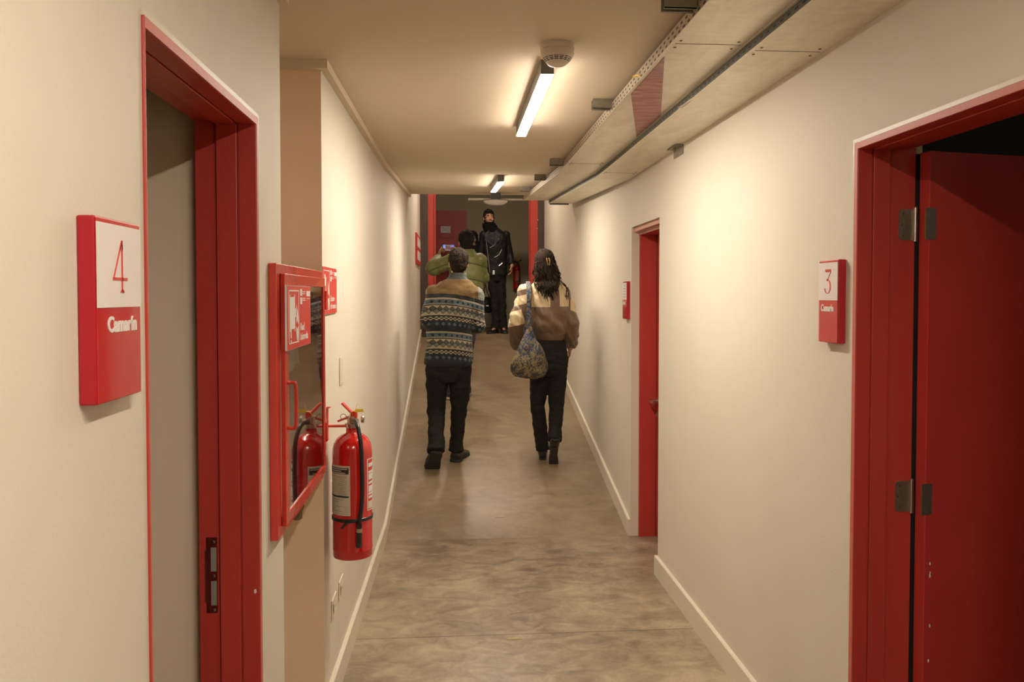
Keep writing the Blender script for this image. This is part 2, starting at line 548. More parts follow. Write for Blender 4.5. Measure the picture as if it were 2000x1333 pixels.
d4 = thing('door_1', 'red painted lining of open doorway 4 in the left wall', 'doorway', (0, 0, 0), kind='structure')
frame_parts(d4, -.50, -1, D4a, D4b, D4t, nfw=.004)
# strike plate on the far jamb
bm = NB()
YS = D4b - .012
box(bm, -.632, -.604, YS - .0025, YS, .822, 1.018)
obj('strike_plate', bm, mat('painted_over_steel', (0.16, 0.022, 0.016), .35, metal=.4, c2=(.10, .012, .01), nscale=30), d4, bev=.001)
sp = [o for o in d4.children if o.name.startswith('strike_plate')][0]
for z0, z1 in ((.930, .992), (.842, .905)):
    bm = NB(); box(bm, -.620, -.606, YS - .0032, YS - .0022, z0, z1)
    obj('latch_slot', bm, mat('bare_slot', (.45, .44, .38), .35, metal=.5), sp)
for z in (1.006, .918, .830):
    bm = NB(); lathe(bm, [(.0042, 0), (.0042, -.0012), (.002, -.0018)], (-.613, YS - .0025, z), 12, 'Y')
    obj('screw', bm, 'chrome', sp)
bm = NB(); box(bm, -.6335, -.6315, YS - .004, YS, .85, .985)
obj('plate_lip', bm, 'chrome', sp)
# paint chips
for (x, y, z, r) in ((-.5075, D4b - .0218, .878, .004),):
    bm = NB(); ell(bm, (x, y, z), (.0035, .0006, .006)); obj('paint_chip', bm, 'white', d4)

d3 = thing('door_2', 'red door 3 at right standing open inwards', 'door', (0, 0, 0), kind='structure')
frame_parts(d3, RX, 1, D3a, D3b, D3t, depth=.178)
hx, hy = 1.392, 2.232
leaf = thing('leaf_pivot', None, None, (hx, hy, 0), math.radians(11))
leaf.parent = d3
bm = NB(); box(bm, 0, .79, 0, .04, .008, 2.066)
bpy.data.objects.remove(leaf)
mt = Matrix.Translation((hx, hy, 0)) @ Matrix.Rotation(math.radians(11), 4, 'Z')
bm.free(); bm = NB(); box(bm, 0, .79, 0, .04, .008, 2.062, mt)
lf = obj('door_leaf', bm, 'redleaf', d3, bev=.002)
bm = NB(); box(bm, .745, .86, -.052, -.040, .93, .945, mt); tube(bm, [mt @ Vector((.745, 0, .94)), mt @ Vector((.745, -.05, .94))], .008); obj('door_handle', bm, 'chrome', lf)
for i, (dx, z, s) in enumerate(((.020, .842, .004), (.021, .815, .003), (.020, .806, .005), (.022, .655, .004), (.019, .55, .004))):
    bm = NB(); ell(bm, mt @ Vector((dx, -.0002, z)), (s * .7, .0007, s * 1.3)); obj('paint_chip', bm, 'trimw', lf)
for zc_ in (1.849, 1.036):
    bm = NB()
    yj = D3b - .012
    pts = []
    xa, xb, za, zb, r = 1.322, 1.366, zc_ - .046, zc_ + .046, .010
    outl = [(xb, za), (xb, zb), (xa + r, zb), (xa + r * .3, zb - r * .3), (xa, zb - r), (xa, za + r), (xa + r * .3, za + r * .3), (xa + r, za)]
    poly(bm, [(x, yj - .0005, z) for x, z in outl], (0, -.0022, 0))
    h = obj('hinge', bm, 'hinge', d3)
    bm = NB()
    tube(bm, [(1.3705, yj - .006, zc_ - .050), (1.3705, yj - .006, zc_ + .050)], .0058, 14)
    for zz in (-.018, 0.0, .018):
        lathe(bm, [(.0061, -.0006), (.0061, .0006)], (1.3705, yj - .006, zc_ + zz), 14)
    lathe(bm, [(.0058, 0), (.004, .003), (.001, .005)], (1.3705, yj - .006, zc_ + .05), 14)
    obj('hinge_knuckle', bm, 'chrome', h, smooth='auto')
    bm = NB()
    box(bm, .0005, .022, -.0022, -.0002, zc_ - .046, zc_ + .046, mt)
    box(bm, -.014, .0005, -.0022, .001, zc_ - .046, zc_ + .046, mt)
    obj('hinge_plate', bm, 'hinge', h)
    for x, z in ((1.334, .032), (1.329, 0), (1.334, -.032)):
        bm = NB(); lathe(bm, [(.0035, 0), (.0035, -.0006), (.0015, -.0012)], (x, yj - .0026, zc_ + z), 10, 'Y'); obj('screw', bm, 'brass', h)
bm = NB(); box(bm, 1.366, 1.39, D3b - .008, D3b + .03, 0, 2.06); obj('door_gap_shade', bm, 'black', d3)  # black strip standing in for the shade of the open hinge gap

# small red door
d5 = thing('door_3', 'small closed red door recessed in the right wall', 'door', (0, 0, 0), kind='structure')
bm = NB()
XJ = 1.258
box(bm, XJ, 1.372, D5b - .022, D5b, 0, D5t - .03)
obj('jamb', bm, 'red', d5)
bm = NB(); box(bm, XJ, 1.372, D5a + .0, D5a + .022, 0, D5t - .03); obj('jamb', bm, 'red', d5)
bm = NB(); box(bm, XJ, 1.372, D5a + .022, D5b - .022, D5t - .052, D5t - .03); obj('door_head', bm, 'red', d5)
bm = NB(); box(bm, XJ - .004, XJ - .0005, D5a, D5b, D5t - .050, D5t - .030); box(bm, 1.222, XJ, D5a, D5b, D5t - .030, D5t); obj('casing_edge', bm, mat('pale_worn_primer', (.56, .30, .22), .6, c2=(.52, .24, .17), nscale=12), d5)
bm = NB(); box(bm, 1.372, 1.412, D5a + .01, D5b - .012, .006, D5t - .035); lf5 = obj('door_leaf', bm, 'red', d5)
bm = NB(); box(bm, 1.3715, 1.3735, D5b - .034, D5b - .0225, .006, D5t - .05); obj('door_gap', bm, 'black', lf5)
bm = NB()
hyy = 5.215
lathe(bm, [(.024, 0), (.024, -.008), (.010, -.010), (.010, -.012)], (1.372, hyy, .93), 20, 'X')
tube(bm, smooth_path([(1.365, hyy, .93), (1.335, hyy, .93), (1.315, hyy - .002, .93), (1.312, hyy - .015, .93), (1.312, hyy - .115, .93)], 5), .0085, 12)
obj('door_handle', bm, 'chrome', d5, smooth='auto')
bm = NB(); lathe(bm, [(.024, 0), (.024, -.006), (.012, -.008), (.012, -.014), (.004, -.015)], (1.372, hyy, .838), 20, 'X'); obj('lock_cylinder', bm, 'chrome', d5, smooth='auto')

# portal at the top of the ramp
dp = thing('door_4', 'tall red and dark brown portal at the top of the ramp', 'doorway', (0, 0, 0), kind='structure')
fp = fz(11.42)
for x0, x1 in ((-.46, -.348), (1.228, 1.36)):
    bm = NB(); box(bm, x0, x1, 11.405, 11.56, .8, 3.36); obj('dark_side_panel', bm, 'dark', dp)
bm = NB(); box(bm, -.348, -.268, 11.41, 11.46, fp, 3.26); box(bm, -.262, -.238, 11.43, 11.56, fp, 3.26); box(bm, -.348, -.238, 11.46, 11.56, fp, 3.26); obj('jamb', bm, 'red', dp)
bm = NB(); box(bm, 1.123, 1.228, 11.42, 11.56, fp, 3.26); box(bm, 1.108, 1.123, 11.50, 11.56, fp, 3.26); obj('jamb', bm, 'red', dp)
bm = NB(); box(bm, -.46, 1.36, 11.41, 11.56, 3.26, 3.36); obj('door_head', bm, 'red', dp)
for z in (2.72, 2.60, 2.3):
    bm = NB(); ell(bm, (1.24 + .02 * math.sin(z * 9), 11.404, z), (.007, .003, .010)); obj('bolt_head', bm, 'chrome', dp)
# red door in the hall end wall
dh = thing('door_5', 'dark red door in the end wall of the hall behind the group', 'door', (0, 0, 0), kind='structure')
bm = NB(); box(bm, -.62, .255, 13.95, 13.998, LAND, 3.118); obj('door_frame', bm, 'redleaf', dh)
bm = NB(); box(bm, -.58, .215, 13.935, 13.95, LAND, 3.08); obj('door_leaf', bm, 'redleaf', dh)

# ------------------------------------------------------------ wall plaques
def digit4(bm, x, ya, yb, za, zb, nrm, flip):
    W = yb - ya; H = zb - za
    def P(u, v): return (x, (ya + u * W) if not flip else (yb - u * W), za + v * H)
    d = (nrm * .0012, 0, 0)
    poly(bm, [P(.60, 0), P(.66, 0), P(.66, .93), P(.60, .93)], d)
    poly(bm, [P(.02, .26), P(.06, .26), P(.64, 1.0), P(.60, 1.0)], d)
    poly(bm, [P(.45, .82), P(.66, .82), P(.66, 1.0), P(.60, 1.0)], d)
    poly(bm, [P(0, .235), P(.98, .235), P(.98, .285), P(0, .285)], d)
    poly(bm, [P(.50, 0), P(.76, 0), P(.72, .035), P(.66, .06), P(.60, .06), P(.54, .035)], d)

def digit3(bm, x, ya, yb, za, zb, nrm, flip):
    W = yb - ya; H = zb - za
    def P(u, v): return (x, (ya + u * W) if not flip else (yb - u * W), za + v * H)
    d = (nrm * .0012, 0, 0)
    poly(bm, [P(.12, .89), P(1.0, .89), P(1.0, 1.0), P(.12, 1.0)], d)
    poly(bm, [P(.50, .58), P(.54, .58), P(1.0, .90), P(.95, .90)], d)
    n = 14
    cen, outr, inr = [], [], []
    for i in range(n + 1):
        a = math.radians(112 - 275 * i / n)
        th = .05 * (0.35 + abs(math.cos(a)))
        outr.append(P(.47 + .53 * math.cos(a), .29 + .30 * math.sin(a)))
        inr.append(P(.47 + (.53 - th * 2.2) * math.cos(a), .29 + (.30 - th * .55) * math.sin(a)))
    for i in range(n):
        poly(bm, [outr[i], outr[i + 1], inr[i + 1], inr[i]], d)
    c = P(.47, .565)
    poly(bm, [(c[0], c[1] + .004 * math.cos(k * PI / 4), c[2] + .004 * math.sin(k * PI / 4)) for k in range(8)], d)

def plaque(name, label, xwall, nrm, ya, yb, z0, z1, thick, digit, word, group):
    t = thing(name, label, 'door sign', (xwall, (ya + yb) / 2, z0), group=group)
    T = Matrix.Translation(-t.location)
    def part(nm, bm, m, par=t, **k):
        bm.transform(T) if par is t or True else None
        return obj(nm, bm, m, par, **k)
    xf = xwall + nrm * thick
    bm = NB(); box(bm, min(xwall, xf), max(xwall, xf), ya, yb, z0, z1)
    part('sign_block', bm, 'signside', bev=.003)
    bm = NB(); e = .0012
    box(bm, min(xf, xf + nrm * e), max(xf, xf + nrm * e), ya + .002, yb - .002, z0 + .002, z1 - .003)
    part('face_plate', bm, 'signred')
    zs = z1 - (z1 - z0) * .486
    bm = NB(); box(bm, min(xf + nrm * e, xf + nrm * 2 * e), max(xf + nrm * e, xf + nrm * 2 * e), ya + .001, yb - .001, zs, z1 - .008)
    sq = part('white_panel', bm, 'dotwhite')
    W = yb - ya; H = z1 - .008 - zs
    ca = (ya + yb) / 2
    if digit:
        bm = NB()
        f = digit4 if digit == '4' else digit3
        hw = .023 if digit == '4' else .021
        f(bm, xf + nrm * 2 * e, ca - hw - (.003 if digit == '4' else -.001), ca + hw, zs + H * .18, zs + H * .82, nrm, nrm < 0)
        o = part('digit', bm, 'signred2'); o['label'] = 'thin red numeral %s' % digit
    else:
        bm = NB()
        for k in range(5):
            zz = zs + H * (.15 + .16 * k)
            yy = (ca - W * .3, ca + W * (.3 if k % 2 else .15))
            box(bm, min(xf + nrm * 2 * e, xf + nrm * 2.5 * e), max(xf + nrm * 2 * e, xf + nrm * 2.5 * e), yy[0], yy[1], zz, zz + .004)
        part('pictogram', bm, 'greyink')
    if word:
        bm = NB()
        right = (0, nrm, 0)
        y_s = ya + W * .22 if nrm > 0 else yb - W * .14
        text_into(bm, word, .030, (xf + nrm * e, y_s, zs - .034), right, (0, 0, 1), (nrm, 0, 0), .0012, .0009, width=W * .66)
        part('lettering', bm, 'white')
    return t

plaque('door_sign', 'large red wall plaque with white square and numeral 4 beside the left doorway', -.50, 1, 1.10, 1.25, 1.491, 1.747, .024, '4', 'Camarín', 'red door number plaques')
plaque('door_sign', 'red wall plaque with numeral 3 left of the open right door', RX, -1, 2.335, 2.46, 1.491, 1.749, .025, '3', 'Camarín', 'red door number plaques')
t5 = plaque('door_sign', 'narrow-looking red plaque with grey figures beside the small recessed door', 1.206, -1, 5.335, 5.46, 1.475, 1.733, .022, None, '06', 'red door number plaques')
tf = plaque('door_sign', 'small red plaque on the far left wall near the top of the ramp', -.46, 1, 10.35, 10.55, 2.04, 2.42, .02, None, None, None)
for o in list(tf.children): bpy.data.objects.remove(o)
tf.name = 'safety_sign'; tf['category'] = 'sign'; tf['label'] = 'far red sign with two white panels on the left wall near the ramp top'
bm = NB(); box(bm, 0, .02, -.55, .62, 0, .375); obj('sign_board', bm, 'signred2', tf)
for za in (.03, .20):
    bm = NB(); box(bm, .02, .0212, -.35, .55, za + .02, za + .14); obj('white_panel', bm, 'white', tf)
for pa in ((.021, -.3, .19),):
    bm = NB(); ell(bm, pa, (.006, .02, .012)); obj('mounting_screw', bm, 'chrome', tf)

# far door sign on hall door
ts = thing('door_sign', 'pale square notice with small lettering on the dark red hall door', 'door sign', (-.118, 13.934, 2.70))
bm = NB(); box(bm, -.15, .15, -.004, 0, -.08, .16); obj('sign_board', bm, 'signside', ts)
bm = NB(); box(bm, -.085, .085, -.006, -.004, .025, .14); wp = obj('white_panel', bm, 'white', ts)
bm = NB()
tube(bm, [(-.06, -.007, .045), (0, -.007, .083), (.06, -.007, .045)], .003, 6); obj('pictogram', bm, 'greyink', wp)
bm = NB(); tube(bm, [(-.06, -.007, .12), (0, -.007, .083), (.06, -.007, .12)], .003, 6); obj('pictogram', bm, 'greyink', wp)
bm = NB()
for k in range(2): box(bm, -.07 + .02 * k, .05, -.0055, -.004, -.02 - .03 * k, -.008 - .03 * k)
obj('lettering', bm, 'redworn', ts)

# ------------------------------------------------------------ fire signs
def fire_sign(name, label, x, ya, yb, z0, z1, kind):
    t = thing(name, label, 'fire sign', (x, ya, z0))
    W, H = yb - ya, z1 - z0
    bm = NB(); box(bm, 0, .006, 0, W, 0, H); obj('backing_board', bm, 'white', t)
    bm = NB(); box(bm, .006, .0068, 0.001, W - .001, .001, H - .001); obj('red_face', bm, 'signred2', t)
    def Y(u): return u * W
    def Z(v): return v * H
    bm = NB(); q = (.0068, .0076)
    a, b2, c, d = .05, .46, .09, .93; l = .012
    for bx in ((a, b2, c, c + .02), (a, b2, d - .02, d), (a, a + l, c, d), (b2 - l, b2, c, d)):
        box(bm, q[0], q[1], Y(bx[0]), Y(bx[1]), Z(bx[2]), Z(bx[3]))
    obj('border', bm, 'white', t)
    bm = NB()
    P = lambda pts: poly(bm, [(q[0], Y(u), Z(v)) for u, v in pts], (.0008, 0, 0))
    if kind == 'hose':
        P([(.11, .32), (.27, .32), (.27, .82), (.11, .82)])
        P([(.09, .28), (.11, .28), (.11, .86), (.09, .86)]); P([(.27, .28), (.29, .28), (.29, .86), (.27, .86)])
        P([(.12, .18), (.15, .18), (.15, .32), (.12, .32)]); P([(.12, .10), (.15, .10), (.15, .15), (.12, .15)])
        P([(.29, .50), (.33, .50), (.33, .64), (.29, .64)])
    else:
        P([(.10, .13), (.22, .13), (.22, .48), (.10, .48)]); P([(.10, .60), (.22, .60), (.22, .70), (.19, .76), (.19, .84), (.12, .84), (.12, .76), (.10, .70)])
        P([(.10, .48), (.125, .48), (.125, .60), (.10, .60)]); P([(.195, .48), (.22, .48), (.22, .60), (.195, .60)])
        P([(.17, .80), (.24, .76), (.24, .72), (.17, .77)])
    obj('pictogram', bm, 'white', t)
    bm = NB()
    P([(.34, .40), (.36, .56), (.35, .70), (.39, .62), (.42, .54), (.44, .44), (.42, .38), (.38, .46)])
    obj('flame_symbol', bm, 'white', t)
    bm = NB()
    P([(.35, .22), (.33, .36), (.38, .30), (.42, .34), (.44, .24), (.42, .12), (.37, .12)])
    obj('flame_symbol', bm, 'white', t)
    bm = NB()
    P([(.52, .84), (.60, .84), (.60, .95), (.52, .95)]); P([(.52, .70), (.60, .70), (.60, .81), (.52, .81)])
    for k in range(4): P([(.62, .90 - .035 * k - (.04 if k > 1 else 0)), (.74, .90 - .035 * k - (.04 if k > 1 else 0)), (.74, .915 - .035 * k - (.04 if k > 1 else 0)), (.62, .915 - .035 * k - (.04 if k > 1 else 0))])
    P([(.80, .83), (.97, .83), (.97, .92), (.80, .92)]); P([(.82, .785), (.95, .785), (.95, .80), (.82, .80)])
    obj('logo', bm, 'white', t)
    bm = NB()
    w1, w2 = ('Red', 'húmeda') if kind == 'hose' else ('Extintor', 'de incendio')
    text_into(bm, w1, H * .17, (q[0], Y(.52), Z(.27)), (0, 1, 0), (0, 0, 1), (1, 0, 0), .0008, .0006, width=W * (.17 if kind == 'hose' else .30))
    text_into(bm, w2, H * .17, (q[0], Y(.52), Z(.11)), (0, 1, 0), (0, 0, 1), (1, 0, 0), .0008, .0006, width=W * (.34 if kind == 'hose' else .40))
    obj('lettering', bm, 'white', t)
    return t
fire_sign('fire_sign', 'red fire hose sign fixed on the glass of the hose cabinet', -.4645, 2.243, 2.605, 1.484, 1.667, 'hose')
fire_sign('fire_sign', 'red extinguisher sign on the wall above the fire extinguisher', -.487, 2.985, 3.345, 1.566, 1.748, 'ext')

# ------------------------------------------------------------ hose cabinet
cab = thing('fire_hose_cabinet', 'red framed glass fronted fire hose cabinet in the left wall niche', 'hose cabinet', (-.48, 2.20, .96))
def cb(x0, x1, y0, y1, z0, z1, bm): box(bm, x0 + .48, x1 + .48, y0 - 2.20, y1 - 2.20, z0 - .96, z1 - .96)
CY0, CY1, CZ0, CZ1 = 2.20, 2.965, .965, 1.727
bm = NB()
fl = .045
cb(-.499, -.478, CY0, CY0 + fl, CZ0, CZ1, bm); cb(-.499, -.478, CY1 - .03, CY1, CZ0, CZ1, bm)
cb(-.499, -.478, CY0 + fl, CY1 - .03, CZ1 - .028, CZ1, bm); cb(-.499, -.478, CY0 + fl, CY1 - .03, CZ0, CZ0 + .028, bm)
obj('outer_frame', bm, 'cabred', cab, bev=.0015)
bm = NB()
cb(-.70, -.695, 2.385, CY1 - .012, CZ0 + .01, CZ1 - .01, bm)
cb(-.70, -.50, 2.38, 2.385, CZ0 + .01, CZ1 - .01, bm); cb(-.70, -.50, CY1 - .017, CY1 - .012, CZ0 + .01, CZ1 - .01, bm)
cb(-.70, -.50, 2.38, CY1 - .012, CZ0 + .005, CZ0 + .01, bm); cb(-.70, -.50, 2.38, CY1 - .012, CZ1 - .01, CZ1 - .005, bm)
obj('cabinet_body', bm, 'cabin', cab)
bm = NB()
dx0, dx1 = -.478, -.466
gy0, gy1, gz0, gz1 = 2.30, 2.915, 1.02, 1.668
cb(dx0, dx1, 2.252, gy0, .99, 1.700, bm); cb(dx0, dx1, gy1, 2.948, .99, 1.700, bm)
cb(dx0, dx1, gy0, gy1, gz1, 1.700, bm); cb(dx0, dx1, gy0, gy1, .99, gz0, bm)
dr = obj('cabinet_door', bm, 'cabred', cab, bev=.001)
bm = NB(); cb(-.474, -.470, gy0, gy1, gz0, gz1, bm); obj('glass_pane', bm, 'glass', dr)
bm = NB(); tube(bm, smooth_path([(-.466 + .48, 2.285 - 2.2, 1.39 - .96), (-.452 + .48, 2.285 - 2.2, 1.392 - .96), (-.444 + .48, 2.285 - 2.2, 1.378 - .96), (-.444 + .48, 2.285 - 2.2, 1.275 - .96), (-.452 + .48, 2.285 - 2.2, 1.261 - .96), (-.466 + .48, 2.285 - 2.2, 1.263 - .96)], 5), .005, 10)
obj('door_handle', bm, 'cabred', dr, smooth=True)
for z in (1.62, 1.135):
    bm = NB(); cb(-.478, -.462, 2.95, 2.985, z - .035, z + .035, bm); tube(bm, [(.014, .765, z - .96 - .033), (.014, .765, z - .96 + .033)], .006); obj('hinge', bm, 'cabred', cab)
# valve under the cabinet
bm = NB()
lathe(bm, [(.022, 0), (.022, -.03), (.027, -.035), (.027, -.075), (.020, -.09), (.020, -.115), (.012, -.12)], (-.545 + .48, 2.80 - 2.2, .975 - .96), 16)
obj('drain_valve', bm, 'brass', cab, smooth='auto')
# hose inside
hs = thing('fire_hose_reel', 'rolled canvas fire hose on a rack inside the glass cabinet', 'fire hose', (-.60, 2.80, 1.10))
bm = NB()
for k in range(6):
    r = .05 + .021 * k
    pts = [(0, r * math.cos(a), r * math.sin(a)) for a in [2 * PI * i / 28 for i in range(29)]]
    tube(bm, [(p[0], p[1], p[2] + .43) for p in pts], .0102, 8, cap=False, flat=3.6, up=(1, 0, 0))
obj('hose', bm, 'hosecloth', hs)
bm = NB(); lathe(bm, [(.04, -.05), (.04, .05)], (0, 0, .43), 16, 'X')
for a in range(4): tube(bm, [(.045, 0, .43), (.045, .15 * math.cos(a * PI / 2 + .5), .43 + .15 * math.sin(a * PI / 2 + .5))], .006, 8)
obj('rack', bm, 'chrome', hs)
bm = NB(); tube(bm, smooth_path([(0.01, -.30, .46), (.01, -.28, .3), (.0, -.25, .22), (0, -.2, .10), (0, -.1, -.05), (0, 0, -.11)], 5), .022, 10); obj('hose_tail', bm, 'rubber', hs, smooth=True)

# ------------------------------------------------------------ extinguisher
def extinguisher(loc, label, s=1.0, detail=True):
    t = thing('fire_extinguisher', label, 'fire extinguisher', loc)
    R = .0765 * s
    def L(v): return v * s
    bm = NB()
    lathe(bm, [(R * .86, 0), (R * .97, .003 * s), (R, .012 * s), (R, .03 * s), (R * 1.012, .033 * s), (R, .036 * s), (R, .405 * s), (R * .985, .425 * s), (R * .92, .444 * s), (R * .78, .462 * s), (R * .55, .476 * s), (R * .34, .483 * s), (R * .31, .487 * s), (R * .31, .510 * s)], n=48)
    obj('cylinder_body', bm, 'extred', t, smooth='auto')
    bm = NB()
    lathe(bm, [(R * .36, .505 * s), (R * .36, .520 * s), (R * .25, .523 * s), (R * .25, .548 * s), (R * .18, .552 * s)], n=20)
    tube(bm, [(0, 0, .532 * s), (.02 * s, -.022 * s, .532 * s)], .011 * s, 12)
    v = obj('valve', bm, 'chrome', t, smooth='auto')
    bm = NB(); lathe(bm, [(.014 * s, -.006 * s), (.016 * s, 0), (.014 * s, .005 * s)], (.040 * s, .012 * s, .534 * s), 18, 'X'); obj('pressure_gauge', bm, 'chrome', v, smooth='auto')
    # carrying handle and squeeze lever
    bm = NB()
    tube(bm, [(.012 * s, -.004 * s, .550 * s), (-.004 * s, -.003 * s, .566 * s), (-.038 * s, 0, .600 * s)], [.013 * s, .012 * s, .012 * s], 8, flat=.55)
    box(bm, -.004 * s, .020 * s, -.016 * s, .016 * s, .540 * s, .568 * s)
    obj('lever', bm, 'levered', t, bev=.002)
    bm = NB()
    tube(bm, [(0, 0, .546 * s), (-.03 * s, 0, .538 * s), (-.055 * s, 0, .528 * s)], [.011 * s, .009 * s, .008 * s], 8, flat=.5)
    obj('carry_handle', bm, 'levered', t)
    # hose
    bm = NB()
    pts = smooth_path([(.008 * s, -.022 * s, .532 * s), (.024 * s, -.060 * s, .528 * s), (.036 * s, -.086 * s, .50 * s), (.045 * s, -.094 * s, .44 * s), (.048 * s, -.091 * s, .33 * s), (.046 * s, -.090 * s, .23 * s), (.036 * s, -.091 * s, .15 * s)], 6)
    tube(bm, pts, .0085 * s, 12)
    h = obj('hose', bm, 'rubber', t, smooth=True)
    bm = NB(); lathe(bm, [(.0105 * s, .052 * s), (.0105 * s, .0), (.012 * s, -.002 * s), (.012 * s, -.012 * s)][::-1], (.035 * s, -.091 * s, .075 * s), 14); tube(bm, [(.036 * s, -.091 * s, .15 * s), (.035 * s, -.091 * s, .06 * s)], .011 * s, 14); obj('nozzle', bm, 'rubber', h, smooth='auto')
    bm = NB(); tube(bm, [(.036 * s, -.091 * s, .132 * s), (.036 * s, -.091 * s, .118 * s)], .0115 * s, 14); obj('nozzle_collar', bm, 'chrome', h)
    # strap
    bm = NB()
    n = 48
    rr = []
    for i in range(n):
        a = 2 * PI * i / n
        rr.append(Vector((math.cos(a), math.sin(a), 0)))
    loft(bm, [[p * (R + .0015) + Vector((0, 0, .150 * s)) for p in rr], [p * (R + .003) + Vector((0, 0, .151 * s)) for p in rr], [p * (R + .003) + Vector((0, 0, .162 * s)) for p in rr], [p * (R + .0015) + Vector((0, 0, .163 * s)) for p in rr]], cap=False)
    tube(bm, smooth_path([(.03 * s, -.078 * s, .155 * s), (.008 * s, -.083 * s, .156 * s), (-.014 * s, -.086 * s, .150 * s), (-.030 * s, -.088 * s, .132 * s)], 5), .0045 * s, 8, flat=.3, up=(0, 1, 0))
    obj('strap', bm, 'rubber', t)
    if detail:
        def patch(bm, a0, a1, z0, z1, off):
            k = max(2, int(abs(a1 - a0) / 8))
            for i in range(k):
                b0 = math.radians(a0 + (a1 - a0) * i / k); b1 = math.radians(a0 + (a1 - a0) * (i + 1) / k)
                r = R + off
                q = [(r * math.cos(b0), r * math.sin(b0)), (r * math.cos(b1), r * math.sin(b1))]
                prism(bm, [(q[0][0], q[0][1], z0), (q[1][0], q[1][1], z0), (q[1][0], q[1][1], z1), (q[0][0], q[0][1], z1)],
                      [(q[0][0] * .995, q[0][1] * .995, z0), (q[1][0] * .995, q[1][1] * .995, z0), (q[1][0] * .995, q[1][1] * .995, z1), (q[0][0] * .995, q[0][1] * .995, z1)])
        # camera side is angle -90 minus ~7
        va = -90 + 7.0
        A0, A1 = va - 98, va - 6
        bm = NB(); patch(bm, A0, A1, .176, .368, .0008); lb = obj('instruction_label', bm, 'label', t)
        bm = NB(); patch(bm, A0 + 4, A1 - 4, .336, .360, .0014); obj('title_bar', bm, 'ink', lb); bm = NB(); patch(bm, A0 + 4, A1 - 4, .246, .252, .0014); obj('title_bar', bm, 'ink', lb)
        bm = NB()
        for k, e1 in enumerate((14, 26, 8)): patch(bm, A0 + 8, A1 - e1, .3385 + .0075 * k, .3418 + .0075 * k, .002)
        obj('title_text', bm, 'label', lb)
        bm = NB()
        for k in range(10):
            z = .328 - .0079 * k
            patch(bm, A1 - 46, A1 - 44.5 + 36, z - .0002, z + .0005, .0013)
            patch(bm, A1 - 38 + (k * 7) % 9, A1 - 12 - (k * 5) % 8, z - .005, z - .0032, .0013)
            if k % 2 == 0: patch(bm, A0 + 10, A1 - 56 - (k * 3) % 9, z - .006, z - .004, .0013)
        for k in range(6):
            z = .236 - .0088 * k
            patch(bm, A0 + 10, A1 - 20 - (k * 17) % 40, z, z + .0017, .0013)
        patch(bm, A0 + 5, A1 - 7, .210, .2106, .0013); patch(bm, A0 + 5, A1 - 7, .1835, .1841, .0013)
        obj('fine_print', bm, 'greyink', lb)
        B0, B1 = va + 47, va + 118
        bm = NB()
        patch(bm, B0, B0 + 3, .187, .386, .0008); patch(bm, B1 - 3, B1, .187, .386, .0008); patch(bm, B0, B1, .384, .387, .0008); patch(bm, B0, B1, .186, .189, .0008)
        lb2 = obj('front_label', bm, 'white', t, label='white bordered red front label')
        bm = NB()
        zz = [.355, .33, .318, .305, .288, .272, .258, .246, .232]
        for k, z in enumerate(zz): patch(bm, B0 + 6, B1 - 8 - (k * 11) % 20, z, z + (.012 if k % 3 else .018) * .8, .0009)
        obj('lettering', bm, 'white', lb2)
        bm = NB(); patch(bm, B0 + 5, B1 - 6, .193, .222, .0009); obj('icon_panel', bm, 'label', lb2)
        # pin ring, seal and yellow tag
        bm = NB()
        pts = [(-.032 + .011 * math.cos(a), -.012 + .006 * math.sin(a), .548 + .009 * math.sin(a)) for a in [2 * PI * i / 16 for i in range(17)]]
        tube(bm, pts, .0012, 6); tube(bm, [(-.022, -.012, .547), (.012, -.014, .552)], .0013, 6)
        obj('safety_pin', bm, 'brass', t, smooth=True)
        bm = NB()
        tube(bm, smooth_path([(-.006, -.018, .545), (-.004, -.021, .562), (.006, -.022, .569), (.016, -.021, .570)], 4), .0011, 6)
        tube(bm, smooth_path([(.016, -.021, .570), (.019, -.021, .586), (.024, -.021, .602)], 4), .0009, 6)
        poly(bm, [(.014, -.021, .566), (.048, -.021, .567), (.0455, -.021, .578), (.016, -.021, .579)], (0, -.0015, 0))
        obj('seal_tag', bm, 'yellow', t)
    return t
ext = extinguisher((-.392, 3.12, .620), 'red fire extinguisher with yellow tag hanging below the hose cabinet')
# wall bracket
br = thing('wall_bracket', 'red metal hook holding the near extinguisher to the wall', 'bracket', (-.488, 3.12, 1.10))
bm = NB(); box(bm, 0, .004, -.012, .012, .01, .105); box(bm, 0, .014, -.012, .012, .101, .105)
box(bm, 0, .075, -.012, .012, .026, .034)
obj('hook_plate', bm, 'levered', br, bev=.001)
ex2 = extinguisher((1.125, 13.925, 1.745), 'dim red fire extinguisher on the end wall behind the tall man', .86, detail=False)
bm = NB(); prof = [(.0806, .12), (.0806, .36)]
poly(bm, [(-.03, -.0672, .12), (.035, -.0672, .12), (.035, -.0672, .32), (-.03, -.0672, .32)], (0, .002, 0)); obj('front_label', bm, 'redworn', ex2)
bm = NB(); tube(bm, smooth_path([(0, -.02, .46), (-.06, -.03, .49), (-.15, -.02, .455)], 5), .012, 8); tube(bm, [(0, -.02, .46), (.09, -.03, .515)], .008, 8); obj('discharge_horn', bm, 'rubber', ex2)

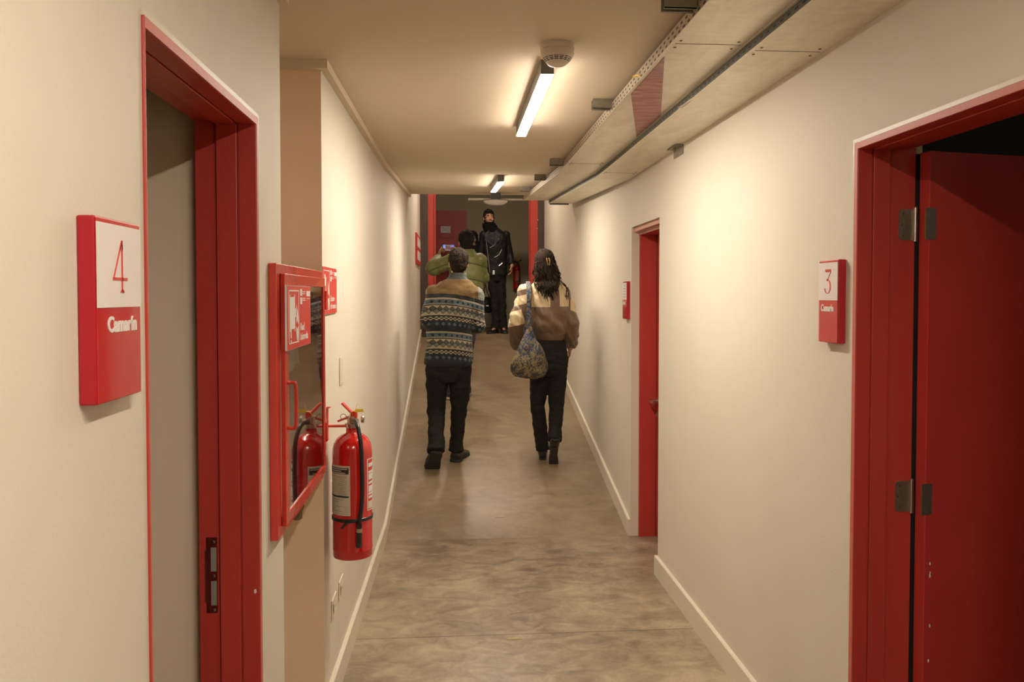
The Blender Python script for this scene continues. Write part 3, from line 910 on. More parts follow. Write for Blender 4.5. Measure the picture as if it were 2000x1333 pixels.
# ------------------------------------------------------------ switch plate and outlets
def plate(name, label, x, ya, yb, za, zb, group=None, cat='wall plate', holes=True):
    t = thing(name, label, cat, (x, (ya + yb) / 2, (za + zb) / 2), group=group)
    w, h = (yb - ya) / 2, (zb - za) / 2
    bm = NB(); box(bm, 0, .005, -w, w, -h, h); obj('cover_plate', bm, 'plastic', t, bev=.002)
    if holes:
        bm = NB(); box(bm, .007, .0085, -w * .6, w * .6, -h * .5, h * .5); sck = obj('socket_insert', bm, 'plastic', t)
        for k in (-1, 0, 1):
            bm = NB(); lathe(bm, [(.0025, 0), (.0025, .0006)], (.0085, k * .012, 0), 8, 'X'); obj('pin_hole', bm, 'ink', sck)
    else:
        for k in (-1, 1):
            bm = NB(); lathe(bm, [(.003, 0), (.002, .0015)], (.007, 0, k * h * .8), 8, 'X'); obj('screw', bm, 'white', t)
    return t
plate('blank_wall_plate', 'cream blank cover plate on the left wall above the extinguisher', lx(3.47), 3.432, 3.508, 1.25, 1.373, holes=False)
plate('wall_outlet', 'cream wall outlet under the extinguisher, nearer of the two', lx(3.25), 3.19, 3.31, .335, .412, 'wall outlets below the extinguisher', 'outlet')
plate('wall_outlet', 'cream wall outlet under the extinguisher, farther and higher of the two', lx(3.43), 3.375, 3.49, .335, .42, 'wall outlets below the extinguisher', 'outlet')

# ------------------------------------------------------------ ceiling lamps
def lamp(label, x, y0, y1, z0, z1, group='linear ceiling lamps'):
    t = thing('linear_ceiling_lamp', label, 'ceiling lamp', (x, y0, z0), group=group)
    L = y1 - y0; hgt = .066
    al = math.atan2(z1 - z0, L)
    mt = Matrix.Rotation(al, 4, 'X')
    bm = NB(); box(bm, -.0245, .0245, 0, L, -hgt + .012, 0, mt); obj('housing', bm, 'fixture', t, bev=.001)
    bm = NB(); box(bm, -.0235, .0235, .002, L - .002, -hgt + .009, -hgt + .013, mt); obj('diffuser', bm, 'lamp', t)
    return t
lamp('glowing linear ceiling lamp right behind the smoke detector', .353, 2.955, 4.10, CZ, CZ)
lamp('smaller looking far linear ceiling lamp above the ramp', .372, 6.12, 7.24, cz(6.12), cz(7.24))
lamp('linear ceiling lamp above the viewer outside the photo', .353, -.42, .73, CZ, CZ)
# hall lamp on the upper ceiling
t = thing('hall_ceiling_lamp', 'ceiling lamp of the upper hall hidden above the low ceiling', 'ceiling lamp', (.35, 9.9, 4.10))
bm = NB(); lathe(bm, [(.16, 0), (.16, -.05), (.15, -.06)], n=24); obj('housing', bm, 'fixture', t)
bm = NB(); lathe(bm, [(.148, -.055), (.12, -.075), (.05, -.085)], n=24); obj('diffuser', bm, 'hall_lamp', t)

t = thing('room_fill_lamp', 'small dim fill lamp added inside dressing room 3, out of sight', 'ceiling lamp', (2.7, .9, CZ))  # added unseen fill lamp, brightens the dark room and the open leaf
bm = NB(); lathe(bm, [(.13, 0), (.13, -.03)], n=24); obj('housing', bm, 'fixture', t)
bm = NB(); lathe(bm, [(.12, -.03), (.09, -.05), (.03, -.055)], n=24); obj('diffuser', bm, emit_mat('fill_lamp_diffuser', LAMP_COLOR, 4.5), t)
# ------------------------------------------------------------ smoke detector
t = thing('smoke_detector', 'round white smoke detector on the ceiling before the near lamp', 'smoke detector', (.366, 2.775, CZ))
bm = NB(); lathe(bm, [(.057, 0), (.057, -.004), (.060, -.006), (.060, -.022), (.057, -.024)][::-1], n=40); obj('base_ring', bm, 'whiteplastic', t, smooth='auto')
bm = NB(); lathe(bm, [(.0585, -.024), (.0585, -.038), (.055, -.045), (.037, -.066), (.030, -.072), (.018, -.074), (.014, -.072)][::-1], n=40); obj('head_cover', bm, 'whiteplastic', t, smooth='auto')
bm = NB()
for row, (r, z) in enumerate(((.0495, -.0515), (.0455, -.0565), (.0415, -.0610))):
    for k in range(16):
        a0 = 2 * PI * (k + .12) / 16; a1 = 2 * PI * (k + .88) / 16
        pts = []
        for rr, zz in ((r + .0012, z + .0012), (r - .0006, z - .0012)):
            pts.append([(rr * math.cos(a), rr * math.sin(a), zz) for a in (a0, (a0 + a1) / 2, a1)])
        o_ = pts[0] + pts[1][::-1]
        prism(bm, o_, [(p[0] * .97, p[1] * .97, p[2] + .001) for p in o_])
obj('vent_slots', bm, 'ink', t)
bm = NB(); ell(bm, (.012, -.012, -.0735), (.002, .002, .001)); obj('indicator_light', bm, 'redled', t)
# fixture at the ceiling edge
t = thing('ceiling_emergency_light', 'flat white fixture with shallow dome and side arms at the ceiling edge', 'emergency light', (.44, 8.12, 2.605), kind=None)
bm = NB(); lathe(bm, [(.03, -.047), (.08, -.040), (.115, -.022), (.125, -.008), (.11, 0), (.05, .004)], n=32); obj('dome', bm, 'white', t, smooth='auto')
bm = NB(); box(bm, -.05, .05, -.04, .04, .0, cz(8.12) - 2.605); obj('mounting_box', bm, 'fixture', t)
for sx in (-1, 1):
    bm = NB(); box(bm, min(sx * .05, sx * .28), max(sx * .05, sx * .28), -.03, .03, .004, .018); box(bm, min(sx * .16, sx * .22), max(sx * .16, sx * .22), .03, .09, .010, .022); obj('side_arm', bm, 'white', t, bev=.002)

# ------------------------------------------------------------ cable trays
def tray(name, label, x0, x1, z0, z1, rail_mat, rail_h, y_end):
    t = thing(name, label, 'cable tray', (x0, 0, z0))
    W = x1 - x0
    segs = [(-1.5, RAMP0, 0, 0), (RAMP0, y_end, 0, .05 * (y_end - RAMP0))]
    bm = NB()
    for a, b2, za, zb in segs:
        prism(bm, [(0.001, a, za), (W, a, za), (W, a, za + .002), (0.001, a, za + .002)], [(0.001, b2, zb), (W, b2, zb), (W, b2, zb + .002), (0.001, b2, zb + .002)])
    obj('bottom_cover', bm, 'galv', t)
    # rails with their own origin so that the slots follow
    for nm, xx, zc0 in (('side_rail', 0.0, 0), ('side_rail', W - .0015, 0)):
        for a, b2, za, zb in segs:
            bm = NB(); box(bm, 0, .0015, 0, math.hypot(b2 - a, zb - za), 0, rail_h)
            o = obj(nm, bm, rail_mat, t, loc=(xx, a, za)); o.rotation_euler = (math.atan2(zb - za, b2 - a), 0, 0)
    for nm, xx, w_ in (('rail_lip', -.006, .008), ('rail_lip', W - .002, .008)):
        bm = NB()
        for a, b2, za, zb in segs:
            prism(bm, [(xx, a, za - .002), (xx + w_, a, za - .002), (xx + w_, a, za), (xx, a, za)], [(xx, b2, zb - .002), (xx + w_, b2, zb - .002), (xx + w_, b2, zb), (xx, b2, zb)])
        obj(nm, bm, 'galv', t)
    return t
tr1 = tray('cable_tray', 'galvanised cable tray with red film patch, on the ceiling side', .712, .952, 2.456, 2.5, 'galvrail', .044, 7.95)
tr2 = tray('cable_tray', 'galvanised cable tray hung lower against the right wall', .958, 1.192, 2.424, 2.5, 'galvdark', .05, 7.9)
for t_, jy in ((tr1, 2.55), (tr2, 2.50), (tr1, 4.9), (tr2, 5.05)):
    W = .24
    bm = NB(); box(bm, .01, W - .012, jy, jy + .002, -.0012, 0); obj('cover_joint', bm, 'greyink', t_)
    for u in (.02, W - .03):
        for dy in (-.03, .04):
            bm = NB(); lathe(bm, [(.005, 0), (.004, -.002), (.001, -.003)], (u, jy + dy, 0), 10); obj('screw', bm, 'brass', t_)
# red film
bm = NB()
poly(bm, [(.012, 2.69, -.0022), (.236, 3.58, -.0022), (.236, 4.06, -.0022), (.012, 3.20, -.0022)], (0, 0, .0008))
obj('red_film_patch', bm, 'film', tr1, label='crumpled dark red protective film patch')
bm = NB(); box(bm, .01, .2, 7.884, 7.90, .05 * 2.6 - .012, .05 * 2.6); obj('end_lip', bm, 'ink', tr2)
bm = NB()
for a in range(5): tube(bm, smooth_path([(-.002, 2.98, .012), (-.008 - .002 * a, 3.0 + .01 * a, .022 + .002 * a), (-.003 - .004 * a, 3.03, .028 - .003 * a)], 3), .0012, 6)
obj('cable_tie', bm, 'yellow', tr1)
bm = NB(); tube(bm, smooth_path([(.003, 3.15, .004), (-.004, 3.24, .0), (0.0, 3.32, .008)], 4), .006, 8); obj('wire_end', bm, 'chrome', tr2)

# struts
def strut(label, y, xe=.625):
    z = cz(y) - .044
    t = thing('strut_channel', label, 'strut', (xe, y, z), group='strut channels carrying the cable trays')
    bm = NB(); L = .709 - xe
    # U channel
    box(bm, 0, L, -.020, .020, .040, .043); box(bm, 0, L, -.020, -.017, .0, .040); box(bm, 0, L, .017, .020, .0, .040); box(bm, 0, L, -.020, -.011, 0, .003); box(bm, 0, L, .011, .020, 0, .003)
    obj('channel', bm, 'strutm', t)
    bm = NB(); lathe(bm, [(.007, 0), (.007, .006)], (.03, 0, .033), 6); obj('bolt', bm, 'chrome', t)
    return t
strut('steel strut channel nearest the viewer above the trays', 2.30, .613)
strut('steel strut channel right of the near lamp', 3.54)
strut('third steel strut channel above the cable trays', 5.09)
strut('steel strut channel right of the far lamp', 6.05)
strut('farthest steel strut channel at the ceiling edge', 7.3)
t = thing('wall_bracket', 'short dark steel bracket below the tray on the right wall', 'bracket', (1.194, 4.14, 2.424))
bm = NB(); box(bm, -.004, 0, -.085, .085, -.05, -.002); box(bm, -.04, -.004, -.085, .085, -.006, -.003); obj('angle_plate', bm, 'strutm', t)
bm = NB(); tube(bm, [(-.03, -.02, -.01), (-.03, -.02, -.03)], .006, 8); obj('bolt', bm, 'brass', t)
# sticker marks on the floor
for lab, x, y in (('small yellow sticker on the floor by the concrete joint', .291, 3.73), ('small yellow sticker on the floor at the ramp foot', .333, 5.62)):
    bm = NB(); z = fz(y)
    box(bm, -.035, .035, -.010, .010, 0, .0008)
    o = obj('floor_sticker', bm, mat('faded_yellow_print', (.42, .36, .14), .5, c2=(.30, .25, .14), nscale=60), loc=(x, y, z + .001))
    if y > RAMP0: o.rotation_euler = (math.atan(SLOPE), 0, 0)
    tag(o, lab, 'sticker', 'yellow floor stickers')
# ------------------------------------------------------------ people
V = Vector
def remesh(bm, voxel, sm=4, disp=None, it=1):
    fixn(bm)
    me = bpy.data.meshes.new('tmp'); bm.to_mesh(me); bm.free()
    o = bpy.data.objects.new('tmp', me); COL.objects.link(o)
    r = o.modifiers.new('r', 'REMESH'); r.mode = 'VOXEL'; r.voxel_size = voxel; r.adaptivity = 0
    if sm:
        s = o.modifiers.new('s', 'SMOOTH'); s.factor = .5; s.iterations = sm
    dg = bpy.context.evaluated_depsgraph_get(); dg.update()
    m2 = bpy.data.meshes.new_from_object(o.evaluated_get(dg))
    bpy.data.objects.remove(o); bpy.data.meshes.remove(me)
    if disp:
        nn = [v.normal.copy() for v in m2.vertices]
        for v, n in zip(m2.vertices, nn):
            v.co = v.co + n * disp(v.co, n)
    m2.shade_smooth()
    return m2

def solid(name, bm, m, parent, voxel=.009, sm=4, disp=None, label=None):
    me = remesh(bm, voxel, sm, disp)
    me.name = name
    return obj(name, me, m, parent, label=label)

def fold(amp, f, seed=0, zs=1.0):
    def d(p, n):
        q = V((p.x * f, p.y * f, p.z * f * zs + seed))
        return amp * noise.fractal(q, 1.0, 2.0, 3)
    return d

def eloft(bm, rings, n=28):
    """rings of (cx, cy, z, rx, ry)"""
    out = []
    for cx, cy, z, rx, ry in rings:
        out.append([V((cx + rx * math.copysign(abs(math.cos(a)) ** .85, math.cos(a)), cy + ry * math.copysign(abs(math.sin(a)) ** .9, math.sin(a)), z)) for a in [2 * PI * i / n for i in range(n)]])
    loft(bm, out)

def hand(bm, wrist, d, normal, thumb, curl=22, s=1.0):
    wrist, d = V(wrist), V(d).normalized()
    normal = V(normal); normal = (normal - d * normal.dot(d)).normalized()
    a = d.cross(normal).normalized()
    if a.dot(V(thumb)) < 0: a = -a
    R = Matrix((a, normal, d)).transposed()
    ell(bm, wrist + d * .048 * s, (.040 * s, .015 * s, .052 * s), R, 16, 8)
    tube(bm, [wrist - d * .03 * s, wrist + d * .02 * s], [.027 * s, .025 * s], 12)
    for k, (off, L) in enumerate(((.029, .070), (.0105, .079), (-.009, .074), (-.027, .058))):
        p = wrist + d * (.082 * s) + a * off * s
        dd = d.copy(); pts = [p - d * .02 * s, p]
        rot = Matrix.Rotation(math.radians(curl + 5 * k), 3, d.cross(normal).normalized())
        for seg in (.42, .32, .26):
            dd = rot @ dd
            p = p + dd * (L * seg * s); pts.append(p)
        tube(bm, pts, [.0095 * s, .0095 * s, .0088 * s, .0082 * s, .0068 * s], 10)
        ell(bm, pts[-1], (.0068 * s,) * 3, None, 8, 6)
    p = wrist + d * .025 * s + a * .030 * s
    q = p + (a * .75 + d * .65 + normal * .2).normalized() * .038 * s
    r = q + (a * .25 + d * .85 + normal * .4).normalized() * .032 * s
    tube(bm, [p - a * .015 * s, p, q, r], [.014 * s, .0125 * s, .0105 * s, .008 * s], 10)
    ell(bm, r, (.008 * s,) * 3, None, 8, 6)

def head_shape(bm, c, yaw, pitch, s=1.0):
    """c centre of the skull; yaw 0 looks to +y"""
    R = Matrix.Rotation(yaw, 3, 'Z') @ Matrix.Rotation(pitch, 3, 'X')
    c = V(c)
    def P(x, y, z): return c + R @ V((x * s, y * s, z * s))
    def e(p, r): ell(bm, P(*p), tuple(v * s for v in r), R, 20, 12)
    e((0, -.008, .022), (.074, .092, .086))
    e((0, .022, -.030), (.060, .066, .072))
    e((0, .048, -.078), (.032, .034, .028))
    e((0, .066, .020), (.052, .022, .020))         # brow
    tube(bm, [P(0, .084, .016), P(0, .096, -.010), P(0, .106, -.030), P(0, .090, -.040)], [.009 * s, .011 * s, .014 * s, .010 * s], 10)
    e((0, .083, -.055), (.023, .012, .006)); e((0, .081, -.066), (.020, .012, .007))   # lips
    for sx in (-1, 1):
        e((sx * .034, .062, -.030), (.024, .024, .022))
        e((sx * .075, -.004, -.010), (.008, .018, .031))
        e((sx * .078, -.010, -.002), (.006, .013, .018))
    return P, R

def body_mesh(J, s=1.0, hands=None, yaw=0, pitch=0, skin='skin', parent=None, torso=None):
    bm = NB()
    P, R = head_shape(bm, J['head'], yaw, pitch, s)
    hc = V(J['head']); nk = V(J['neck'])
    tube(bm, [nk - V((0, 0, .07)), nk, hc + V((0, 0, -.05))], [.062, .056, .054], 16)
    hips = (V(J['hipL']) + V(J['hipR'])) / 2
    t = torso or []
    if not t:
        zc, zn = hips.z, nk.z
        def lx_(z):
            k = (z - zc) / (zn - zc); return hips.x + (nk.x - hips.x) * k, hips.y + (nk.y - hips.y) * k
        for k, rx, ry in ((-.06, .10, .08), (.04, .145, .10), (.18, .145, .095), (.38, .125, .085), (.62, .145, .100), (.82, .150, .095), (.93, .115, .075), (1.0, .06, .06)):
            z = zc + k * (zn - zc); x, y = lx_(z); t.append((x, y, z, rx * (.82 if k > 0 and k < .97 else 1), ry * (.82 if k > 0 and k < .97 else 1)))
    eloft(bm, t)
    for sd in 'LR':
        tube(bm, [J['sh' + sd], J['el' + sd], J['wr' + sd]], [.045, .036, .026], 14)
        ell(bm, J['sh' + sd], (.048,) * 3); ell(bm, J['el' + sd], (.036,) * 3)
        mid = (V(J['sh' + sd]) + V((nk.x, nk.y, nk.z - .08))) / 2
        tube(bm, [J['sh' + sd], V((nk.x, nk.y, nk.z - .07))], [.045, .05], 12)
        hp, kn, an = V(J['hip' + sd]), V(J['kn' + sd]), V(J['an' + sd])
        tube(bm, [hp, hp.lerp(kn, .5), kn, kn.lerp(an, .35), an], [.068, .058, .044, .042, .028], 16)
        ell(bm, kn, (.05,) * 3); ell(bm, hp, (.078,) * 3)
        toe = V(J['toe' + sd])
        tube(bm, [an, an.lerp(toe, .35), an.lerp(toe, .7)], [.028, .026, .018], 12, flat=.7)
    for h in hands: hand(bm, **h)
    return solid('body', bm, skin, parent, .0062, 2), P, R

def shoe_part(parent, ankle, heel, toe, m, m2, name='shoe', up=(0, 0, 1), w=.046, shaft=0.0, label=None, hgt=1.0, solet=.022):
    ankle, heel, toe = V(ankle), V(heel), V(toe)
    d = (toe - heel); L = d.length; d.normalize()
    upv = V(up); upv = (upv - d * upv.dot(d)).normalized(); sv = d.cross(upv).normalized()
    bm = NB()
    rings = []
    for t, rw, rh, lift in ((-.02, .030, .028, .04), (.06, .036, .040, .042), (.25, .036, .042, .045), (.45, .040, .036, .038), (.65, .046, .030, .030), (.85, .044, .024, .024), (.98, .028, .016, .018)):
        c = heel + d * (L * t) + upv * (lift * hgt)
        rings.append([c + sv * (rw / .046 * w * math.cos(a)) + upv * (rh * hgt * math.sin(a)) for a in [2 * PI * i / 20 for i in range(20)]])
    loft(bm, rings)
    a2 = heel + d * (L * .2) + upv * .05 * hgt
    tube(bm, [a2, a2.lerp(ankle, .6), ankle + (ankle - a2).normalized() * (.01 + shaft)], [.042, .041, .044], 16)
    sh = solid(name, bm, m, parent, .006, 3, fold(.002, 30), label)
    bm = NB()
    out0, out1 = [], []
    prof = [(-.05, .022), (-.03, .032), (.1, .036), (.35, .033), (.6, .042), (.8, .046), (.95, .036), (1.03, .014)]
    pts = [(t, wd) for t, wd in prof] + [(t, -wd) for t, wd in reversed(prof)]
    for t, wd in pts:
        p = heel + d * (L * t) + sv * (wd / .046 * w)
        out0.append(p); out1.append(p + upv * solet)
    prism(bm, out0, out1)
    obj('sole', bm, m2, sh, bev=.003)
    return sh

def trousers(parent, J, m, rad, pelvis, name='trousers', disp=None, cuffs=True):
    bm = NB()
    eloft(bm, pelvis)
    for sd in 'LR':
        hp, kn, an = V(J['hip' + sd]), V(J['kn' + sd]), V(J['an' + sd])
        r = rad[sd] if isinstance(rad, dict) else rad
        pts = [hp, hp.lerp(kn, .5), kn, kn.lerp(an, .5), kn.lerp(an, .86), kn.lerp(an, 1.06)]
        tube(bm, pts, [r[0], r[1], r[2], r[3], r[4], r[4] * 1.08], 22)
        ell(bm, hp, (r[0],) * 3)
    return solid(name, bm, m, parent, .0085, 3, disp or fold(.010, 9, 3, 1.6))

def hair_mat(name, c, c2):
    m, b = new_mat(name)
    n = noisef(30, 5, .7, mapscale=(3, 3, .5), dist=.6)
    setc(b, mixc(E.m('MULTIPLY_ADD', n, 3.0, -1.1, clamp=True), c, c2))
    b.inputs['Roughness'].default_value = .75
    b.inputs['Specular IOR Level'].default_value = .12
    bump(b, n, .8, .02)
    return m
M['skin'] = mat('skin', (.50, .27, .17), .5, c2=(.42, .20, .12), nscale=12)
M['hairbrown'] = hair_mat('dark_brown_hair', (.010, .006, .004), (.050, .030, .018))
M['hairblack'] = hair_mat('black_hair', (.008, .006, .005), (.03, .022, .018))
M['hairwoman'] = hair_mat('woman_hair', (.010, .006, .004), (.055, .032, .018))
M['blackjean'] = mat('black_trousers', (.011, .010, .009), .85, c2=(.018, .016, .014), nscale=40, bumps=.3, bscale=220, spec=.25)
M['bluejean'] = mat('dark_jeans', (.022, .024, .028), .8, c2=(.035, .038, .044), nscale=30, spec=.3)
M['shoe'] = mat('dark_shoe', (.018, .015, .013), .5, c2=(.035, .028, .022), nscale=25, bumps=.3)
M['shoesole'] = mat('dark_sole', (.022, .019, .016), .7, c2=(.04, .034, .026), nscale=50, bumps=.5, bscale=90)
M['boot'] = mat('black_leather_boot', (.010, .009, .008), .28, c2=(.02, .017, .014), nscale=20, bumps=.3)
M['palesole'] = mat('pale_sole', (.50, .42, .28), .6)
M['leather'] = mat('black_leather', (.005, .005, .005), .55, c2=(.010, .010, .009), nscale=10, bumps=.4, bscale=35, spec=.28)
M['scarf'] = mat('black_scarf', (.006, .006, .006), .9, bumps=.5, bscale=90, spec=.1)
M['silver'] = mat('silver_zip', (.6, .6, .58), .3, metal=1)
M['eye'] = mat('eye', (.03, .02, .015), .2)
M['eyewhite'] = mat('eye_white', (.5, .45, .4), .3)
M['lip'] = mat('lips', (.28, .10, .08), .5)
M['blackcoat'] = mat('black_coat', (.008, .008, .008), .8, bumps=.3, bscale=60, spec=.15)

def sweater_mat():
    m, b = new_mat('patterned_sweater')
    co, x, y, z = objco()
    cream, dark, slate, grey, tan = (.36, .30, .22), (.022, .024, .024), (.085, .12, .13), (.17, .175, .15), (.150, .088, .032)
    n = noisef(16, 3, .6)
    t = z + 0.10 * x + x * x * 0.5 + (n - .5) * .008
    u = (1.423 - t + .275).mod(.275)
    hx = x + y * 0.5
    def dia(off, cu, r, per=.047):
        return (((hx / per + off).frac() - .5).abs() * per + (u - cu).abs()) < r
    c = mixc(dia(0.5, .247, .016), dark, slate)
    c = mixc(band(u, .033, .045), c, cream)
    c = mixc(band(u, .045, .081), c, slate)
    c = mixc(dia(0.0, .063, .013), c, dark)
    c = mixc(band(u, .081, .086), c, cream)
    c = mixc(band(u, .095, .175), c, cream)
    g1 = dia(0.0, .120, .023) * band(u, .095, .175)
    c = mixc(g1, c, dark)
    c = mixc(dia(0.0, .120, .018), c, (.085, .08, .065))
    g2 = dia(0.5, .143, .023) * band(u, .095, .175)
    c = mixc(g2, c, dark)
    c = mixc(dia(0.5, .143, .018), c, grey)
    row = ((u - .187) / .010).floor()
    ch = ((hx / .036 + row * 0.5).frac() > .5) * band(u, .187, .217)
    c = mixc(ch, c, cream)
    c = mixc((t > 1.423) * (x.abs() < .212), c, tan)
    c = mixc((t > 1.423) * (x.abs() > .212), c, mixc((noisef(90, 1) > .60), (.22, .22, .19), (.06, .085, .09)))
    c = mixc((z > 1.545), c, (.05, .06, .055))
    c = mixc((z < .862), c, dark)
    f = noisef(140, 2, .7)
    c = mixc(E.m('MULTIPLY_ADD', f, 1.6, -.75, clamp=True) * .5, c, (.06, .055, .045))
    setc(b, c)
    b.inputs['Roughness'].default_value = .9
    b.inputs['Specular IOR Level'].default_value = .15
    b.inputs['Sheen Weight'].default_value = .15
    bump(b, f, .5, .006)
    return m
M['sweater'] = sweater_mat()

def wjacket_mat():
    m, b = new_mat('brown_cream_windbreaker')
    co, x, y, z = objco()
    brown, cream = (.165, .095, .055), (.60, .46, .27)
    k = band(x, -.195, -.012) * (z > 1.305)
    k = k.pmax(band(x, .068, .150) * (z > 1.31))
    zl = z - (x + .25) * 0.25
    L = (x < -.195)
    k = k.pmax(L * (zl > 1.445)); k = k.pmax(L * band(zl, 1.325, 1.400))
    k = k.pmax(L * band(zl, 1.16, 1.285) * ((z - 1.285) < ((x + .25) * -3.2)))
    Rr = (x > .165)
    zr = z + (x - .15) * .4
    k = k.pmax(Rr * band(zr, 1.285, 1.40))
    n = noisef(7, 4, .6)
    setc(b, mixc(k, mixc(n, brown, (.125, .072, .042)), mixc(n, cream, (.54, .40, .23))))
    b.inputs['Roughness'].default_value = .5
    b.inputs['Sheen Weight'].default_value = .2
    bump(b, noisef(14, 3, .5, mapscale=(1.2, 1.2, .35), dist=.5), .6, .03)
    return m
M['wjacket'] = wjacket_mat()

def puffer_mat():
    m, b = new_mat('olive_puffer')
    co, x, y, z = objco()
    seam = (((z + x * x * .8) / .17).frac() - .5).abs()
    s = (seam < .022)
    n = noisef(10, 4, .6)
    setc(b, mixc(s, mixc(n, (.155, .153, .042), (.110, .110, .030)), (.03, .03, .010)))
    b.inputs['Roughness'].default_value = .55
    bump(b, E.m('POWER', seam * 2.0, .5) + n * .8, .5, .03)
    return m
M['puffer'] = puffer_mat()

def bag_mat():
    m, b = new_mat('patterned_cloth_bag')
    co, x, y, z = objco()
    n = noisef(9, 2, .5, dist=1.2, mapscale=(1.6, 1.6, .9))
    n2 = noisef(17, 2, .5, dist=.8)
    v = ((n * 5.0).frac() - .5).abs() < .13
    v = v.pmax(((n2 * 3.0).frac() - .5).abs() < .09)
    base = mixc(E.m('MULTIPLY_ADD', z - .86 + (n - .5) * .5, 6.0, 0.0, clamp=True), (.045, .044, .036), (.030, .055, .13))
    setc(b, mixc(v * .8, base, (.23, .17, .075)))
    b.inputs['Roughness'].default_value = .85
    bump(b, noisef(25, 3), .5, .02)
    return m
M['bag'] = bag_mat()

def short_hair(parent, P, R, m, s=1.0, seed=0, top=.0, c=(0, -.018, .034)):
    bm = NB()
    ell(bm, P(*c), (.081 * s, .096 * s, (.088 + top) * s), R, 24, 14)
    ell(bm, P(0, -.052, -.018), (.068 * s, .055 * s, .070 * s), R, 20, 12)
    ell(bm, P(0, .045, .080), (.058 * s, .045 * s, .034 * s), R, 16, 10)
    for sx in (-1, 1): ell(bm, P(sx * .066, .012, .020), (.012 * s, .030 * s, .038 * s), R, 12, 8)
    def d(p, n):
        return .007 * noise.fractal(V((p.x * 38, p.y * 38, p.z * 26 + seed)), 1, 2, 3) + .004 * noise.noise(p * 120)
    return solid('hair', bm, m, parent, .006, 1, d)

def face_details(parent, P, R, beard=None, s=1.0):
    for sx in (-1, 1):
        bm = NB(); ell(bm, P(sx * .031, .0755, .004), (.012 * s, .009 * s, .007 * s), R, 12, 8); e = obj('eye', bm, 'eyewhite', parent, smooth=True)
        bm = NB(); ell(bm, P(sx * .031, .0835, .004), (.0055 * s, .0025 * s, .0055 * s), R, 10, 6); obj('iris', bm, 'eye', e, smooth=True)
        bm = NB(); tube(bm, [P(sx * .014, .089, .021), P(sx * .032, .087, .027), P(sx * .050, .072, .022)], [.004 * s, .005 * s, .003 * s], 8); obj('eyebrow', bm, beard or 'hairbrown', parent)
    if beard:
        bm = NB()
        ell(bm, P(0, .046, -.082), (.040 * s, .044 * s, .030 * s), R)
        for sx in (-1, 1): tube(bm, [P(sx * .066, .004, -.030), P(sx * .058, .030, -.064), P(sx * .030, .062, -.084)], [.012 * s, .016 * s, .018 * s], 10)
        tube(bm, [P(-.028, .080, -.052), P(0, .096, -.045), P(.028, .080, -.052)], [.005 * s, .007 * s, .005 * s], 8)
        solid('beard', bm, beard, parent, .0055, 1, lambda p, n: .003 * noise.noise(p * 90))

# ---- man in the patterned sweater
SX, SY = 0.0, 6.62
p1 = thing('person', 'man seen from behind in fair isle patterned sweater with tan yoke and black trousers', 'person', (SX, SY, fz(SY)))
J = dict(head=(.050, .02, 1.680), neck=(.038, 0, 1.555), shL=(-.150, 0, 1.440), shR=(.190, 0, 1.425), elL=(-.208, -.02, 1.200), elR=(.212, -.02, 1.155),
         wrL=(-.13, .22, 1.20), wrR=(.12, .22, 1.19), hipL=(-.128, 0, .80), hipR=(.066, 0, .80), knL=(-.140, .03, .455), knR=(.052, .06, .455),
         anL=(-.135, -.19, .165), anR=(.028, .085, .115), toeL=(-.165, -.02, -.02), toeR=(.07, .24, .045))
hands = [dict(wrist=J['wrL'], d=(.6, .5, .1), normal=(.2, -.2, 1), thumb=(0, 0, 1), curl=25), dict(wrist=J['wrR'], d=(-.6, .5, .1), normal=(-.2, -.2, 1), thumb=(0, 0, 1), curl=25)]
b1, P, R = body_mesh(J, 1.0, hands, 0, -.05, 'skin', p1)
short_hair(p1, P, R, 'hairbrown', 1.03, 2, .006)
face_details(p1, P, R)
bm = NB()
eloft(bm, [(-.034, 0, .835, .196, .128), (-.032, 0, .86, .206, .136), (-.030, 0, .93, .200, .134), (-.026, 0, 1.05, .190, .130), (-.022, 0, 1.15, .190, .132), (-.004, 0, 1.28, .197, .136), (.010, 0, 1.38, .200, .136), (.018, 0, 1.450, .195, .122), (.022, 0, 1.495, .170, .104), (.030, 0, 1.530, .128, .085), (.036, 0, 1.552, .082, .072), (.038, 0, 1.575, .068, .066)])
for sd, sg in (('L', -1), ('R', 1)):
    a, b2, c = V(J['sh' + sd]), V(J['el' + sd]), V(J['wr' + sd])
    tube(bm, [a, a.lerp(b2, .5), b2, b2.lerp(c, .5), b2.lerp(c, .95)], [.068, .064, .062, .055, .046], 20)
    ell(bm, a, (.072, .072, .066)); ell(bm, b2, (.063,) * 3)
solid('sweater', bm, 'sweater', p1, .0075, 3, fold(.011, 7.5, 1, 1.4), 'fair isle banded sweater with tan shoulder yoke')
bm = NB()
loft(bm, [ring(V((.038, .004, 1.535)), .084, .078, V((1, 0, 0)), V((0, 1, 0)), 28), ring(V((.042, .004, 1.575)), .074, .072, V((1, 0, 0)), V((0, 1, 0)), 28), ring(V((.044, .002, 1.600)), .070, .070, V((1, 0, 0)), V((0, 1, 0)), 28), ring(V((.044, .002, 1.598)), .060, .060, V((1, 0, 0)), V((0, 1, 0)), 28), ring(V((.04, .002, 1.56)), .058, .058, V((1, 0, 0)), V((0, 1, 0)), 28)], cap=False)
obj('collar', bm, mat('collar_fleece', (.045, .055, .05), .9, c2=(.09, .09, .075), nscale=60), p1, smooth=True)
trousers(p1, J, 'blackjean', {'L': (.098, .088, .074, .066, .066), 'R': (.096, .086, .070, .060, .060)}, [(-.032, 0, .69, .10, .09), (-.033, 0, .76, .182, .118), (-.033, 0, .84, .190, .124), (-.032, 0, .95, .18, .12)])
